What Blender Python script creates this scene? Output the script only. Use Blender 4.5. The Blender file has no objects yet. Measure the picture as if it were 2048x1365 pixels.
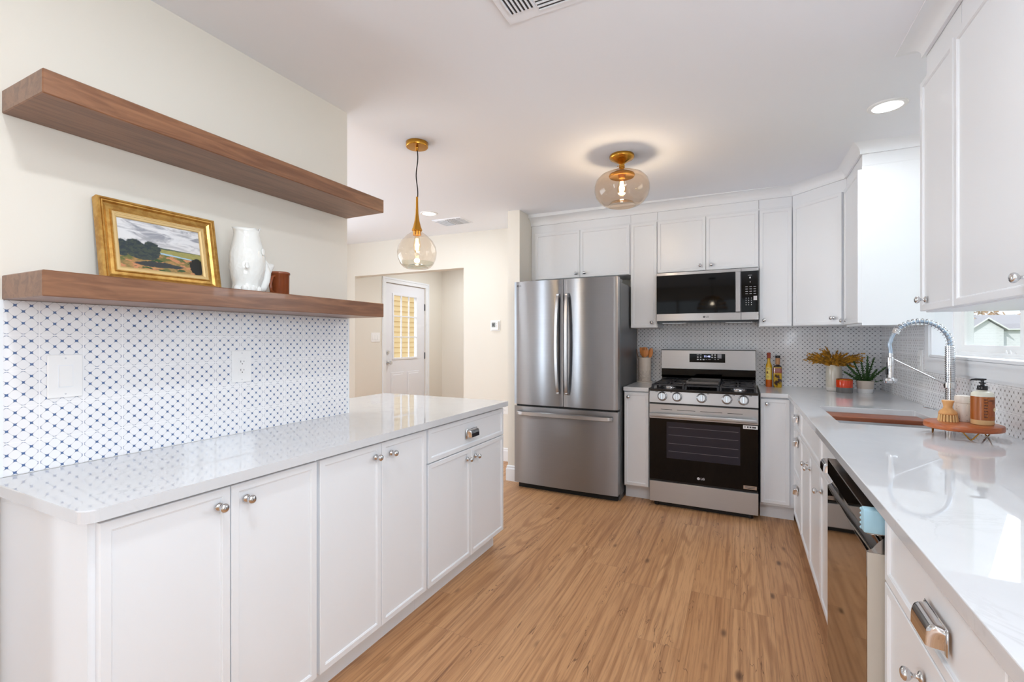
import bpy, bmesh, math, random
from mathutils import Vector, Matrix, noise
random.seed(7)
PI = math.pi
S = bpy.context.scene
COL = S.collection

# ---------------------------------------------------------------- camera
W_, H_ = 2048, 1365
FPX, YAW, EYE = 930.0, math.atan(459/930.0), 1.297
cd = bpy.data.cameras.new('camera')
cd.sensor_width = 36.0
cd.lens = FPX/W_*36.0
cd.shift_y = (680-H_/2)/W_
cd.clip_start = 0.02
cd.clip_end = 400
cam = bpy.data.objects.new('camera', cd)
COL.objects.link(cam)
cam.location = (0, 0, EYE)
cam.rotation_euler = (PI/2, 0, YAW)
S.camera = cam

# ---------------------------------------------------------------- view
S.view_settings.view_transform = 'Standard'
S.view_settings.look = 'None'
S.view_settings.gamma = 1
S.view_settings.use_curve_mapping = False
S.view_settings.exposure = 0.05
try:
    S.cycles.max_bounces = 10
    S.cycles.diffuse_bounces = 5
    S.cycles.glossy_bounces = 5
    S.cycles.transparent_max_bounces = 16
    S.cycles.sample_clamp_indirect = 6
    S.cycles.caustics_reflective = False
    S.cycles.caustics_refractive = False
except Exception:
    pass

# ---------------------------------------------------------------- sky
wd = bpy.data.worlds.new('sky')
S.world = wd
wd.use_nodes = True
wn = wd.node_tree
bg = wn.nodes['Background']
bg.inputs['Color'].default_value = (0.86, 0.93, 1.0, 1)
bg.inputs['Strength'].default_value = 1.45

# ---------------------------------------------------------------- daylight and ceiling lamps
def area(name, loc, rot, sx, sy, power, color=(1, 1, 1), shape='RECTANGLE', spread=PI):
    l = bpy.data.lights.new(name, 'AREA')
    l.shape = shape
    l.size = sx
    l.size_y = sy
    l.energy = power
    l.color = color
    l.spread = spread
    o = bpy.data.objects.new(name, l)
    COL.objects.link(o)
    o.location = loc
    o.rotation_euler = rot
    return o

sun = bpy.data.lights.new('sun', 'SUN')
sun.energy = 2.2
sun.angle = math.radians(1.0)
sun.color = (1, 0.95, 0.86)
so = bpy.data.objects.new('sun', sun)
COL.objects.link(so)
so.rotation_euler = (math.radians(52), 0, math.radians(-35))

LS = 1.0
# added lamps: narrow rear strips for fridge streaks, wide fills at invented side windows
DAY = (0.80, 0.90, 1)
UP = math.radians(34)      # fill lamps tilted upwards to brighten the ceiling
area('added_daylight', (-2.75, -3.02, 1.25), (PI/2, 0, 0), 0.16, 2.0, 36*LS, DAY)
area('added_daylight', (-4.05, -3.02, 1.25), (PI/2, 0, 0), 0.16, 2.0, 36*LS, DAY)
area('added_daylight', (-4.66, 2.0, 1.45), (PI/2+UP, 0, -PI/2), 2.3, 1.4, 48*LS, DAY)
area('added_daylight', (0.94, -0.35, 1.62), (PI/2+UP, 0, PI/2), 1.25, 0.95, 42*LS, DAY)
# added lamp standing in for sky, outside the kitchen window and out of view
sky_l = area('added_daylight', (2.1, 4.0, 2.45), (0, 0, 0), 1.6, 1.3, 70*LS, DAY)
sky_l.rotation_euler = (Vector((-0.9, 1.6, 0.9))-Vector((2.1, 4.0, 2.45))).to_track_quat('-Z', 'Y').to_euler()


def CEIL(x):
    return 2.447+(0.6-x)*0.015


# (x, y, watts) of downlights: two in view, the rest added out of view as fill
CANS = [(0.642, 2.861, 5), (-2.656, 3.603, 7), (0.30, 0.9, 6), (-0.7, 0.4, 9), (-3.3, 1.2, 12), (-3.3, -1.4, 8), (-3.5, 5.6, 14)]
for cx, cy, cw in CANS:
    area('recessed_or_fill_lamp', (cx, cy, CEIL(cx)-0.012), (0, 0, 0), 0.115, 0.115, cw*LS, (0.92, 0.96, 1.0), 'DISK')

# ================================================================ node helpers
def srgb(r, g, b):
    f = lambda c: (c/255/12.92) if c/255 <= 0.04045 else ((c/255+0.055)/1.055)**2.4
    return (f(r), f(g), f(b), 1)


class NT:
    def __init__(s, name):
        s.m = bpy.data.materials.new(name)
        s.m.use_nodes = True
        s.t = s.m.node_tree
        s.p = s.t.nodes['Principled BSDF']
        s.out = s.t.nodes['Material Output']

    def n(s, typ, **kw):
        nd = s.t.nodes.new(typ)
        for k, v in kw.items():
            setattr(nd, k, v)
        return nd

    def link(s, a, b):
        s.t.links.new(a, b)

    def inp(s, sock, v):
        if isinstance(v, (int, float)):
            sock.default_value = v
        elif isinstance(v, tuple):
            sock.default_value = v
        else:
            s.link(v, sock)

    def math(s, op, a, b=None, c=None, clamp=False):
        nd = s.n('ShaderNodeMath', operation=op)
        nd.use_clamp = clamp
        s.inp(nd.inputs[0], a)
        if b is not None:
            s.inp(nd.inputs[1], b)
        if c is not None:
            s.inp(nd.inputs[2], c)
        return nd.outputs[0]

    def mix(s, f, a, b, blend='MIX'):
        nd = s.n('ShaderNodeMix', data_type='RGBA', blend_type=blend)
        s.inp(nd.inputs[0], f)
        s.inp(nd.inputs[6], a)
        s.inp(nd.inputs[7], b)
        return nd.outputs[2]

    def step(s, v, lo, hi):
        nd = s.n('ShaderNodeMapRange', interpolation_type='SMOOTHSTEP')
        s.inp(nd.inputs[0], v)
        s.inp(nd.inputs[1], lo)
        s.inp(nd.inputs[2], hi)
        return nd.outputs[0]

    def objco(s):
        return s.n('ShaderNodeTexCoord').outputs['Object']

    def xyz(s, v=None):
        nd = s.n('ShaderNodeSeparateXYZ')
        s.link(v if v is not None else s.objco(), nd.inputs[0])
        return nd.outputs

    def comb(s, x, y, z):
        nd = s.n('ShaderNodeCombineXYZ')
        for i, v in enumerate((x, y, z)):
            s.inp(nd.inputs[i], v)
        return nd.outputs[0]

    def noise(s, vec, scale, detail=3, rough=0.5, dist=0.0, out=0):
        nd = s.n('ShaderNodeTexNoise')
        if vec is not None:
            s.link(vec, nd.inputs['Vector'])
        nd.inputs['Scale'].default_value = scale
        nd.inputs['Detail'].default_value = detail
        nd.inputs['Roughness'].default_value = rough
        nd.inputs['Distortion'].default_value = dist
        return nd.outputs[out]

    def scale(s, vec, sx, sy, sz):
        nd = s.n('ShaderNodeMapping')
        s.link(vec, nd.inputs['Vector'])
        nd.inputs['Scale'].default_value = (sx, sy, sz)
        return nd.outputs[0]

    def bump(s, h, strength, dist=0.001):
        nd = s.n('ShaderNodeBump')
        nd.inputs['Strength'].default_value = strength
        nd.inputs['Distance'].default_value = dist
        s.link(h, nd.inputs['Height'])
        s.link(nd.outputs[0], s.p.inputs['Normal'])

    def base(s, v):
        s.inp(s.p.inputs['Base Color'], v)

    def set(s, rough=None, metal=None, spec=None, aniso=None, coat=None, sub=None, emis=None, estr=None, trans=None, ior=None, alpha=None):
        P = s.p.inputs
        for k, v in (('Roughness', rough), ('Metallic', metal), ('Specular IOR Level', spec), ('Anisotropic', aniso), ('Coat Weight', coat),
                     ('Emission Strength', estr), ('Transmission Weight', trans), ('IOR', ior), ('Alpha', alpha)):
            if v is not None:
                s.inp(P[k], v)
        if emis is not None:
            P['Emission Color'].default_value = emis
        return s


def plain(name, col, rough=0.5, metal=0.0, spec=0.5, var=0.0, vscale=20, bump=0.0, bscale=200, **kw):
    N = NT(name)
    N.set(rough=rough, metal=metal, spec=spec, **kw)
    if var > 0:
        f = N.noise(N.objco(), vscale, 4)
        c2 = tuple(c*(1-var) for c in col[:3])+(1,)
        N.base(N.mix(f, col, c2))
    else:
        N.base(col)
    if bump > 0:
        N.bump(N.noise(N.objco(), bscale, 2), bump)
    return N.m


# ================================================================ materials
M = {}
M['ceiling'] = plain('cool_white_ceiling_paint', srgb(240, 243, 249), 0.9, bump=0.08, bscale=150)
M['wall'] = plain('cream_wall_paint', srgb(228, 223, 213), 0.75, bump=0.08, bscale=150)
M['white_trim'] = plain('white_trim_paint', srgb(235, 238, 242), 0.35)
M['cabinet'] = plain('white_cabinet_paint', srgb(236, 239, 243), 0.3, var=0.015, vscale=3)
M['cab_dark'] = plain('cabinet_shadow_gap', srgb(120, 118, 115), 0.7)
M['chrome'] = plain('polished_chrome', srgb(215, 216, 218), 0.06, 1.0)
M['brass'] = plain('brushed_brass', srgb(205, 150, 62), 0.25, 1.0, var=0.1, vscale=40)
M['black'] = plain('matte_black', srgb(18, 18, 19), 0.45)
M['gloss_black'] = plain('black_glass', srgb(3, 3, 4), 0.04, spec=0.22)
M['iron'] = plain('cast_iron', srgb(38, 38, 42), 0.42, bump=0.2, bscale=400)
M['enamel'] = plain('black_enamel', srgb(22, 22, 24), 0.12)
M['knob_silver'] = plain('satin_silver', srgb(200, 200, 202), 0.22, 1.0)
M['case_grey'] = plain('fridge_case_grey', srgb(96, 98, 102), 0.38, 0.4)
M['plastic_white'] = plain('white_plastic', srgb(240, 240, 240), 0.3)
M['plastic_slot'] = plain('dark_slot', srgb(60, 60, 60), 0.6)
M['mark'] = plain('printed_light_grey_mark', srgb(205, 205, 210), 0.5)
M['mark_dark'] = plain('printed_dark_mark', srgb(70, 70, 74), 0.5)
M['porcelain'] = plain('glossy_white_porcelain', srgb(232, 234, 232), 0.08)
M['brown_glaze'] = plain('brown_glazed_ceramic', srgb(138, 72, 40), 0.08, var=0.35, vscale=30)
M['stone_cream'] = plain('cream_stoneware', srgb(222, 210, 198), 0.5, var=0.05)
M['foam'] = plain('blue_foam', srgb(165, 205, 222), 0.7)
M['rubber'] = plain('dark_rubber', srgb(15, 15, 15), 0.7)
M['screw'] = plain('nail_dot', srgb(150, 150, 150), 0.5)
M['door_white'] = plain('white_door_paint', srgb(232, 234, 240), 0.4)
M['cordm'] = plain('black_cloth_cord', srgb(12, 12, 12), 0.8)
M['display'] = NT('blue_white_display').set(emis=srgb(190, 200, 255), estr=1.6).m
M['lens'] = NT('glowing_lamp_lens').set(emis=(1, 0.98, 0.94, 1), estr=4.0).m
M['filament'] = NT('glowing_filament').set(emis=(1, 0.62, 0.25, 1), estr=40.0).m


def steel(name, col, rough, ax='z', streak=0.03, an=0.6):
    N = NT(name)
    N.set(metal=1.0, spec=0.5)
    co = N.objco()
    sc = {'z': (3, 3, 700), 'x': (3, 700, 700)}[ax]
    nz = N.noise(N.scale(co, *sc), 1.0, 2)
    N.base(N.mix(nz, col, tuple(c*0.88 for c in col[:3])+(1,)))
    N.set(rough=N.math('MULTIPLY_ADD', nz, streak, rough-streak/2))
    N.p.inputs['Anisotropic'].default_value = an
    tg = N.n('ShaderNodeTangent', direction_type='RADIAL', axis='Z')
    N.link(tg.outputs[0], N.p.inputs['Tangent'])
    N.p.inputs['Anisotropic Rotation'].default_value = 0.25
    return N.m


M['steel'] = steel('brushed_stainless_steel', srgb(160, 163, 168), 0.3, streak=0.02, an=1.0)
M['steel_range'] = steel('brushed_stainless_steel_range', srgb(188, 189, 191), 0.3, an=0.9)
M['steel_dark'] = steel('mirror_finish_steel', srgb(168, 162, 156), 0.05, streak=0.01, an=0.0)


def glass(name, tint, refl=1.0, rough=0.0, ior=1.45):
    """thin glass sheet: clear transmission plus fresnel reflection"""
    N = NT(name)
    N.t.nodes.remove(N.p)
    tr = N.n('ShaderNodeBsdfTransparent')
    tr.inputs[0].default_value = tint
    gl = N.n('ShaderNodeBsdfGlossy')
    gl.inputs['Roughness'].default_value = rough
    lw = N.n('ShaderNodeLayerWeight')
    lw.inputs[0].default_value = 0.5
    fr = N.math('MULTIPLY_ADD', N.math('POWER', lw.outputs['Facing'], 5.0), 0.75, 0.05)
    mx = N.n('ShaderNodeMixShader')
    N.link(N.math('MULTIPLY', fr, refl, clamp=True), mx.inputs[0])
    N.link(tr.outputs[0], mx.inputs[1])
    N.link(gl.outputs[0], mx.inputs[2])
    N.link(mx.outputs[0], N.out.inputs['Surface'])
    return N.m


M['window_glass'] = glass('clear_window_glass', (0.97, 0.98, 0.98, 1), 0.6)
M['lamp_glass'] = glass('faintly_amber_lamp_glass', (0.95, 0.86, 0.76, 1), 1.2)
M['lamp_glass_clear'] = glass('clear_lamp_glass', (0.95, 0.90, 0.84, 1), 1.2)
M['bulb_glass'] = glass('bulb_glass', (1.0, 0.93, 0.8, 1), 0.6)
M['oven_glass'] = glass('smoked_oven_glass', (0.16, 0.15, 0.17, 1), 1.2)


def quartz():
    N = NT('white_quartz_with_faint_veins')
    co = N.objco()
    w = N.noise(co, 2.6, 5, 0.6, 1.2)
    v = N.math('ABSOLUTE', N.math('SUBTRACT', w, 0.5))
    vein = N.math('SUBTRACT', 1.0, N.step(v, 0.0, 0.018))
    patch = N.step(N.noise(co, 1.7, 2), 0.5, 0.68)
    f = N.math('MULTIPLY', N.math('MULTIPLY', vein, patch), 0.28)
    c0 = N.mix(N.noise(co, 14, 4), srgb(217, 219, 222), srgb(210, 212, 216))
    N.base(N.mix(f, c0, srgb(165, 165, 168)))
    N.set(rough=0.02, spec=0.65)
    return N.m


M['quartz'] = quartz()


def tile(name, ua, u0, v0, line, gloss=0.06):
    """glazed square tiles: diagonal lattice whose lines swell to stars at the crossings"""
    N = NT(name)
    xyz = N.xyz()
    T = 0.1016
    u = N.math('DIVIDE', N.math('SUBTRACT', xyz[ua], u0), T)
    v = N.math('DIVIDE', N.math('SUBTRACT', xyz[2], v0), T)
    iu, iv = N.math('FLOOR', u), N.math('FLOOR', v)
    fu, fv = N.math('FRACT', u), N.math('FRACT', v)
    rnd = N.n('ShaderNodeTexWhiteNoise', noise_dimensions='2D')
    N.link(N.comb(iu, iv, 0.0), rnd.inputs['Vector'])
    wob = N.noise(N.objco(), 60, 2)
    fu2 = N.math('MULTIPLY_ADD', N.math('SUBTRACT', wob, 0.5), 0.035, fu)
    a = N.math('MULTIPLY', N.math('ADD', fu2, fv), 3.0)
    b = N.math('MULTIPLY', N.math('SUBTRACT', fu2, fv), 3.0)
    da = N.math('ABSOLUTE', N.math('SUBTRACT', a, N.math('ROUND', a)))
    db = N.math('ABSOLUTE', N.math('SUBTRACT', b, N.math('ROUND', b)))
    def lin(d, o):
        near = N.math('POWER', N.math('SUBTRACT', 1.0, N.math('MULTIPLY', o, 2.0)), 2.6)
        w = N.math('MULTIPLY_ADD', near, 0.135, 0.010)
        return N.math('SUBTRACT', 1.0, N.step(N.math('SUBTRACT', d, w), -0.02, 0.02))
    ln = N.math('MAXIMUM', lin(da, db), lin(db, da))
    eu = N.math('MINIMUM', fu, N.math('SUBTRACT', 1.0, fu))
    ev = N.math('MINIMUM', fv, N.math('SUBTRACT', 1.0, fv))
    e = N.math('MINIMUM', eu, ev)
    inside = N.step(e, 0.014, 0.030)
    ln = N.math('MULTIPLY', ln, inside)
    thin = N.math('MINIMUM', N.math('MAXIMUM', da, db), 0.5)
    strong = N.math('SUBTRACT', 1.0, N.step(thin, 0.14, 0.26))
    dens = N.math('MULTIPLY', ln, N.math('MULTIPLY_ADD', strong, 0.35, 0.65))
    col = N.mix(dens, srgb(238, 238, 240), N.mix(strong, srgb(128, 134, 146), line))
    grout = N.math('SUBTRACT', 1.0, N.step(e, 0.008, 0.016))
    col = N.mix(N.math('MULTIPLY', grout, 0.6), col, srgb(238, 238, 240))
    N.base(col)
    N.set(rough=N.math('MULTIPLY_ADD', grout, 0.5, gloss), spec=0.6)
    h = N.math('MULTIPLY_ADD', N.step(e, 0.0, 0.03), 0.4, N.math('MULTIPLY', N.noise(N.objco(), 25, 2), 0.12))
    # each tile sits at a very slightly different tilt
    sepc = N.n('ShaderNodeSeparateColor')
    N.link(rnd.outputs['Color'], sepc.inputs[0])
    tilt = N.math('ADD', N.math('MULTIPLY', fu, N.math('SUBTRACT', sepc.outputs[0], 0.5)), N.math('MULTIPLY', fv, N.math('SUBTRACT', sepc.outputs[1], 0.5)))
    N.bump(N.math('MULTIPLY_ADD', tilt, 0.5, h), 0.5, 0.0008)
    return N.m


M['tile_left'] = tile('blue_lattice_tile', 1, 0.608-0.1016*2, 0.904, srgb(80, 106, 150))
M['tile_back'] = tile('lattice_tile_greyed_by_light', 0, 0.02, 0.904, srgb(88, 90, 100), 0.1)  # same tile as the left wall, line colour greyed for the light here
M['tile_right'] = tile('lattice_tile_browned_by_light', 1, 0.05, 0.904, srgb(120, 114, 110), 0.1)  # same tile again, line colour browned for the light on this wall


def oak_floor():
    N = NT('oak_plank_floor')
    xyz = N.xyz()
    PW, PL = 0.182, 1.42
    px = N.math('DIVIDE', N.math('ADD', xyz[0], 0.05), PW)
    ix = N.math('FLOOR', px)
    r1 = N.n('ShaderNodeTexWhiteNoise', noise_dimensions='1D')
    N.link(ix, r1.inputs['W'])
    py = N.math('ADD', N.math('DIVIDE', xyz[1], PL), N.math('MULTIPLY', r1.outputs[0], 7.3))
    iy = N.math('FLOOR', py)
    r2 = N.n('ShaderNodeTexWhiteNoise', noise_dimensions='2D')
    N.link(N.comb(ix, iy, 0.0), r2.inputs['Vector'])
    sc = N.n('ShaderNodeSeparateColor')
    N.link(r2.outputs['Color'], sc.inputs[0])
    ra, rb = sc.outputs[0], sc.outputs[1]
    # grain coordinates: stretched along y, shifted per plank
    gx = N.math('ADD', xyz[0], N.math('MULTIPLY', ra, 9.0))
    gy = N.math('MULTIPLY_ADD', rb, 5.0, xyz[1])
    low = N.noise(N.comb(N.math('MULTIPLY', gx, 4.0), N.math('MULTIPLY', gy, 0.42), 0.0), 1.0, 2, 0.5)
    # cathedral rings
    ring = N.math('SINE', N.math('MULTIPLY_ADD', low, 95.0, N.math('MULTIPLY', gx, 26.0)))
    ring = N.math('MULTIPLY', N.step(ring, 0.1, 1.0), N.step(N.noise(N.comb(N.math('MULTIPLY', gx, 6.0), N.math('MULTIPLY', gy, 0.8), 5.0), 1.0, 1), 0.42, 0.6))
    fine = N.noise(N.comb(N.math('MULTIPLY', gx, 130.0), N.math('MULTIPLY', gy, 5.0), 0.0), 1.0, 4, 0.6)
    streak = N.noise(N.comb(N.math('MULTIPLY', gx, 55.0), N.math('MULTIPLY', gy, 0.7), 3.0), 1.0, 3, 0.55, 0.0)
    knots = N.n('ShaderNodeTexVoronoi', feature='F1')
    N.link(N.comb(N.math('MULTIPLY', gx, 8.0), N.math('MULTIPLY', gy, 3.2), 0.0), knots.inputs['Vector'])
    knots.inputs['Scale'].default_value = 1.0
    kn = N.math('SUBTRACT', 1.0, N.step(N.math('MULTIPLY_ADD', fine, 0.07, knots.outputs[0]), 0.07, 0.19))
    kmask = N.step(N.noise(N.comb(N.math('MULTIPLY', gx, 4.0), N.math('MULTIPLY', gy, 1.6), 7.0), 1.0, 1), 0.46, 0.54)
    kn = N.math('MULTIPLY', kn, kmask)
    crack = N.math('SUBTRACT', 1.0, N.step(N.math('ABSOLUTE', N.math('SUBTRACT', N.noise(N.comb(N.math('MULTIPLY', gx, 22.0), N.math('MULTIPLY', gy, 2.2), 11.0), 1.0, 3, 0.55, 0.6), 0.5)), 0.0, 0.012))
    cmask = N.step(N.noise(N.comb(N.math('MULTIPLY', gx, 9.0), N.math('MULTIPLY', gy, 2.4), 19.0), 1.0, 1), 0.55, 0.62)
    crack = N.math('MULTIPLY', crack, cmask)
    c = N.mix(ra, srgb(210, 163, 119), srgb(198, 149, 105))
    c = N.mix(N.math('MULTIPLY', N.step(rb, 0.8, 0.95), 0.35), c, srgb(165, 118, 84))
    c = N.mix(N.math('MULTIPLY', ring, 0.45), c, srgb(150, 102, 66))
    c = N.mix(N.math('MULTIPLY', N.step(streak, 0.42, 0.72), 0.6), c, srgb(142, 94, 60))
    c = N.mix(N.math('MULTIPLY', N.step(fine, 0.45, 0.72), 0.42), c, srgb(124, 82, 54))
    c = N.mix(N.math('MULTIPLY', crack, 0.75), c, srgb(92, 58, 40))
    c = N.mix(N.math('MULTIPLY', kn, 0.8), c, srgb(78, 50, 36))
    fx, fy = N.math('FRACT', px), N.math('FRACT', py)
    ex = N.math('MULTIPLY', N.math('MINIMUM', fx, N.math('SUBTRACT', 1.0, fx)), PW)
    ey = N.math('MULTIPLY', N.math('MINIMUM', fy, N.math('SUBTRACT', 1.0, fy)), PL)
    gap = N.math('SUBTRACT', 1.0, N.step(N.math('MINIMUM', ex, ey), 0.0004, 0.0016))
    N.base(N.mix(N.math('MULTIPLY', gap, 0.32), c, srgb(96, 66, 46)))
    N.set(rough=N.math('MULTIPLY_ADD', fine, 0.12, 0.34), spec=0.4)
    N.bump(N.math('SUBTRACT', N.math('MULTIPLY', fine, 0.12), gap), 0.3, 0.0006)
    return N.m


M['floor'] = oak_floor()


def wood(name, c1, c2, rough=0.35, along=1, sc=1.0, coat=0.0):
    N = NT(name)
    xyz = N.xyz()
    k = [26.0*sc]*3
    k[along] = 2.2*sc
    v = N.comb(N.math('MULTIPLY', xyz[0], k[0]), N.math('MULTIPLY', xyz[1], k[1]), N.math('MULTIPLY', xyz[2], k[2]))
    a = N.noise(v, 1.0, 4, 0.6, 1.1)
    k2 = [160.0*sc]*3
    k2[along] = 8*sc
    v2 = N.comb(N.math('MULTIPLY', xyz[0], k2[0]), N.math('MULTIPLY', xyz[1], k2[1]), N.math('MULTIPLY', xyz[2], k2[2]))
    b = N.noise(v2, 1.0, 3, 0.6)
    f = N.math('ADD', N.math('MULTIPLY', N.step(a, 0.3, 0.72), 0.7), N.math('MULTIPLY', b, 0.3))
    N.base(N.mix(f, c1, c2))
    N.set(rough=rough, coat=coat, spec=0.45)
    N.bump(b, 0.08)
    return N.m


M['shelf'] = wood('stained_maple_shelf', srgb(150, 106, 76), srgb(100, 64, 44), 0.32, 1, 1.3, 0.15)
M['board'] = wood('walnut_cutting_board', srgb(164, 98, 68), srgb(118, 60, 38), 0.3, 0)
M['acacia'] = wood('acacia_stand', srgb(196, 112, 62), srgb(146, 70, 34), 0.28, 0)
M['bamboo'] = wood('bamboo', srgb(226, 172, 112), srgb(206, 148, 88), 0.35, 2)
M['spoon'] = wood('wooden_utensil', srgb(226, 152, 86), srgb(196, 120, 60), 0.4, 2)
M['spoon_dark'] = wood('dark_wooden_utensil', srgb(120, 88, 66), srgb(92, 66, 48), 0.4, 2)
M['bristle'] = plain('tan_bristle', srgb(226, 188, 130), 0.7)


# ================================================================ mesh builder
class B:
    def __init__(s, mat=None):
        s.bm = bmesh.new()
        s.M = mat or Matrix.Identity(4)

    def v(s, p):
        return s.bm.verts.new(s.M @ Vector(p))

    def f(s, vs):
        try:
            return s.bm.faces.new(vs)
        except ValueError:
            return None

    def box(s, x0, x1, y0, y1, z0, z1, bev=0.0, seg=1):
        vs = [s.v((x, y, z)) for x in (x0, x1) for y in (y0, y1) for z in (z0, z1)]
        idx = [(0, 1, 3, 2), (4, 6, 7, 5), (0, 4, 5, 1), (2, 3, 7, 6), (0, 2, 6, 4), (1, 5, 7, 3)]
        fs = [s.f([vs[i] for i in q]) for q in idx]
        if bev > 0:
            es = list({e for f in fs if f for e in f.edges})
            bmesh.ops.bevel(s.bm, geom=es, offset=bev, segments=seg, affect='EDGES', profile=0.5)
        return s

    def ring(s, c, ax, r, seg, r2=None, ph=0.0):
        ax = Vector(ax).normalized()
        h = Vector((0, 0, 1)) if abs(ax.z) < 0.9 else Vector((1, 0, 0))
        e1 = ax.cross(h).normalized()
        e2 = ax.cross(e1).normalized()
        r2 = r if r2 is None else r2
        c = Vector(c)
        return [s.v(c+e1*r*math.cos(2*PI*i/seg+ph)+e2*r2*math.sin(2*PI*i/seg+ph)) for i in range(seg)]

    def bridge(s, a, b):
        n = len(a)
        for i in range(n):
            s.f([a[i], a[(i+1) % n], b[(i+1) % n], b[i]])

    def cap(s, a):
        s.f(a)

    def lathe(s, prof, o=(0, 0, 0), ax=(0, 0, 1), seg=24, capa=True, capb=True):
        """prof: list of (radius, distance along axis)"""
        o = Vector(o)
        ax = Vector(ax).normalized()
        rings = [s.ring(o+ax*h, ax, max(r, 1e-5), seg) for r, h in prof]
        for a, b in zip(rings, rings[1:]):
            s.bridge(a, b)
        if capa:
            s.cap(rings[0])
        if capb:
            s.cap(rings[-1])
        return s

    def cyl(s, p0, p1, r, seg=16, r1=None):
        p0, p1 = Vector(p0), Vector(p1)
        d = p1-p0
        a = s.ring(p0, d, r, seg)
        b = s.ring(p1, d, r if r1 is None else r1, seg)
        s.bridge(a, b)
        s.cap(a)
        s.cap(b)
        return s

    def tube(s, pts, r, seg=10, closed=False, radii=None):
        pts = [Vector(p) for p in pts]
        n = len(pts)
        rings = []
        prev = None
        for i, p in enumerate(pts):
            if closed:
                t = pts[(i+1) % n]-pts[i-1]
            else:
                t = pts[min(i+1, n-1)]-pts[max(i-1, 0)]
            t.normalize()
            if prev is None:
                h = Vector((0, 0, 1)) if abs(t.z) < 0.9 else Vector((1, 0, 0))
                e1 = t.cross(h).normalized()
            else:
                e1 = (prev-t*prev.dot(t)).normalized()
            prev = e1
            e2 = t.cross(e1)
            rr = radii[i] if radii else r
            rings.append([s.v(p+e1*rr*math.cos(2*PI*k/seg)+e2*rr*math.sin(2*PI*k/seg)) for k in range(seg)])
        for a, b in zip(rings, rings[1:]):
            s.bridge(a, b)
        if closed:
            s.bridge(rings[-1], rings[0])
        else:
            s.cap(rings[0])
            s.cap(rings[-1])
        return s

    def prism(s, pts, z0, z1, bev=0.0, seg=2):
        a = [s.v((x, y, z0)) for x, y in pts]
        b = [s.v((x, y, z1)) for x, y in pts]
        s.bridge(a, b)
        fa, fb = s.f(a), s.f(b)
        if bev > 0 and fb:
            bmesh.ops.bevel(s.bm, geom=list(fb.edges), offset=bev, segments=seg, affect='EDGES', profile=0.5)
        return s

    def sweep(s, prof, path, closed=False):
        """profile (out, z) swept along horizontal path [(x,y)] with mitred corners; 'out' points to the right-hand side of travel"""
        n = len(path)
        rows = []
        for i in range(n):
            p = Vector((path[i][0], path[i][1]))
            d1 = (p-Vector(path[i-1][:2])).normalized() if i > 0 else None
            d2 = (Vector(path[i+1][:2])-p).normalized() if i < n-1 else None
            d1 = d1 or d2
            d2 = d2 or d1
            n1 = Vector((d1.y, -d1.x))
            n2 = Vector((d2.y, -d2.x))
            m = (n1+n2).normalized()
            m = m/max(0.2, m.dot(n1))
            rows.append([s.v((p.x+m.x*o, p.y+m.y*o, z)) for o, z in prof])
        k = len(prof)
        for a, b in zip(rows, rows[1:]):
            for j in range(k):
                s.f([a[j], a[(j+1) % k], b[(j+1) % k], b[j]])
        s.f(rows[0])
        s.f(rows[-1])
        return s

    def sphere(s, c, r, seg=16, rings=10, sz=1.0):
        prof = []
        for i in range(rings+1):
            a = -PI/2+PI*i/rings
            prof.append((max(r*math.cos(a), 1e-5), r*sz*math.sin(a)))
        s.lathe(prof, c, (0, 0, 1), seg, False, False)
        return s

    def quad(s, a, b, c, d):
        s.f([s.v(a), s.v(b), s.v(c), s.v(d)])
        return s


def setp(o, label=None, cat=None, group=None, kind=None):
    if label:
        o['label'] = label
    if cat:
        o['category'] = cat
    if group:
        o['group'] = group
    if kind:
        o['kind'] = kind
    return o


def root_of(o):
    while o.parent:
        o = o.parent
    return o


def obj(name, b, mat, parent=None, smooth=False, label=None, cat=None, group=None, kind=None, loc=None, ang=40, bevel=0.0):
    bm = b.bm
    bmesh.ops.remove_doubles(bm, verts=bm.verts, dist=1e-6)
    org = Vector((0, 0, 0))
    if parent:
        q = parent
        while q:
            org += q.location
            q = q.parent
    elif loc:
        org = Vector(loc)
    bmesh.ops.translate(bm, verts=bm.verts, vec=-org)
    bmesh.ops.recalc_face_normals(bm, faces=bm.faces)
    me = bpy.data.meshes.new(name)
    bm.to_mesh(me)
    bm.free()
    me.materials.append(mat)
    o = bpy.data.objects.new(name, me)
    COL.objects.link(o)
    if parent:
        o.parent = parent
    elif loc:
        o.location = loc
    if smooth:
        for p in me.polygons:
            p.use_smooth = True
        if ang < 180:
            try:
                me.set_sharp_from_angle(angle=math.radians(ang))
            except Exception:
                pass
    if bevel > 0:
        md = o.modifiers.new('bevel', 'BEVEL')
        md.width = bevel
        md.segments = 2
        md.limit_method = 'ANGLE'
    return setp(o, label, cat, group, kind)


def thing(name, label, cat, loc, group=None):
    o = bpy.data.objects.new(name, None)
    COL.objects.link(o)
    o.location = loc
    o.empty_display_size = 0.05
    return setp(o, label, cat, group)


def inst(src_mesh, name, parent, pos, rot, label=None):
    """a part sharing mesh data, placed at world pos"""
    o = bpy.data.objects.new(name, src_mesh)
    COL.objects.link(o)
    o.parent = parent
    org = Vector((0, 0, 0))
    q = parent
    while q:
        org += q.location
        q = q.parent
    o.location = Vector(pos)-org
    o.rotation_euler = rot
    if label:
        o['label'] = label
    return o


def frame(o, u, n):
    """matrix taking local (u, n, z) to world"""
    u, n = Vector(u), Vector(n)
    m = Matrix.Identity(4)
    for i in range(3):
        m[i][0] = u[i]
        m[i][1] = n[i]
        m[i][2] = (0, 0, 1)[i]
        m[i][3] = o[i]
    return m


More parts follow.
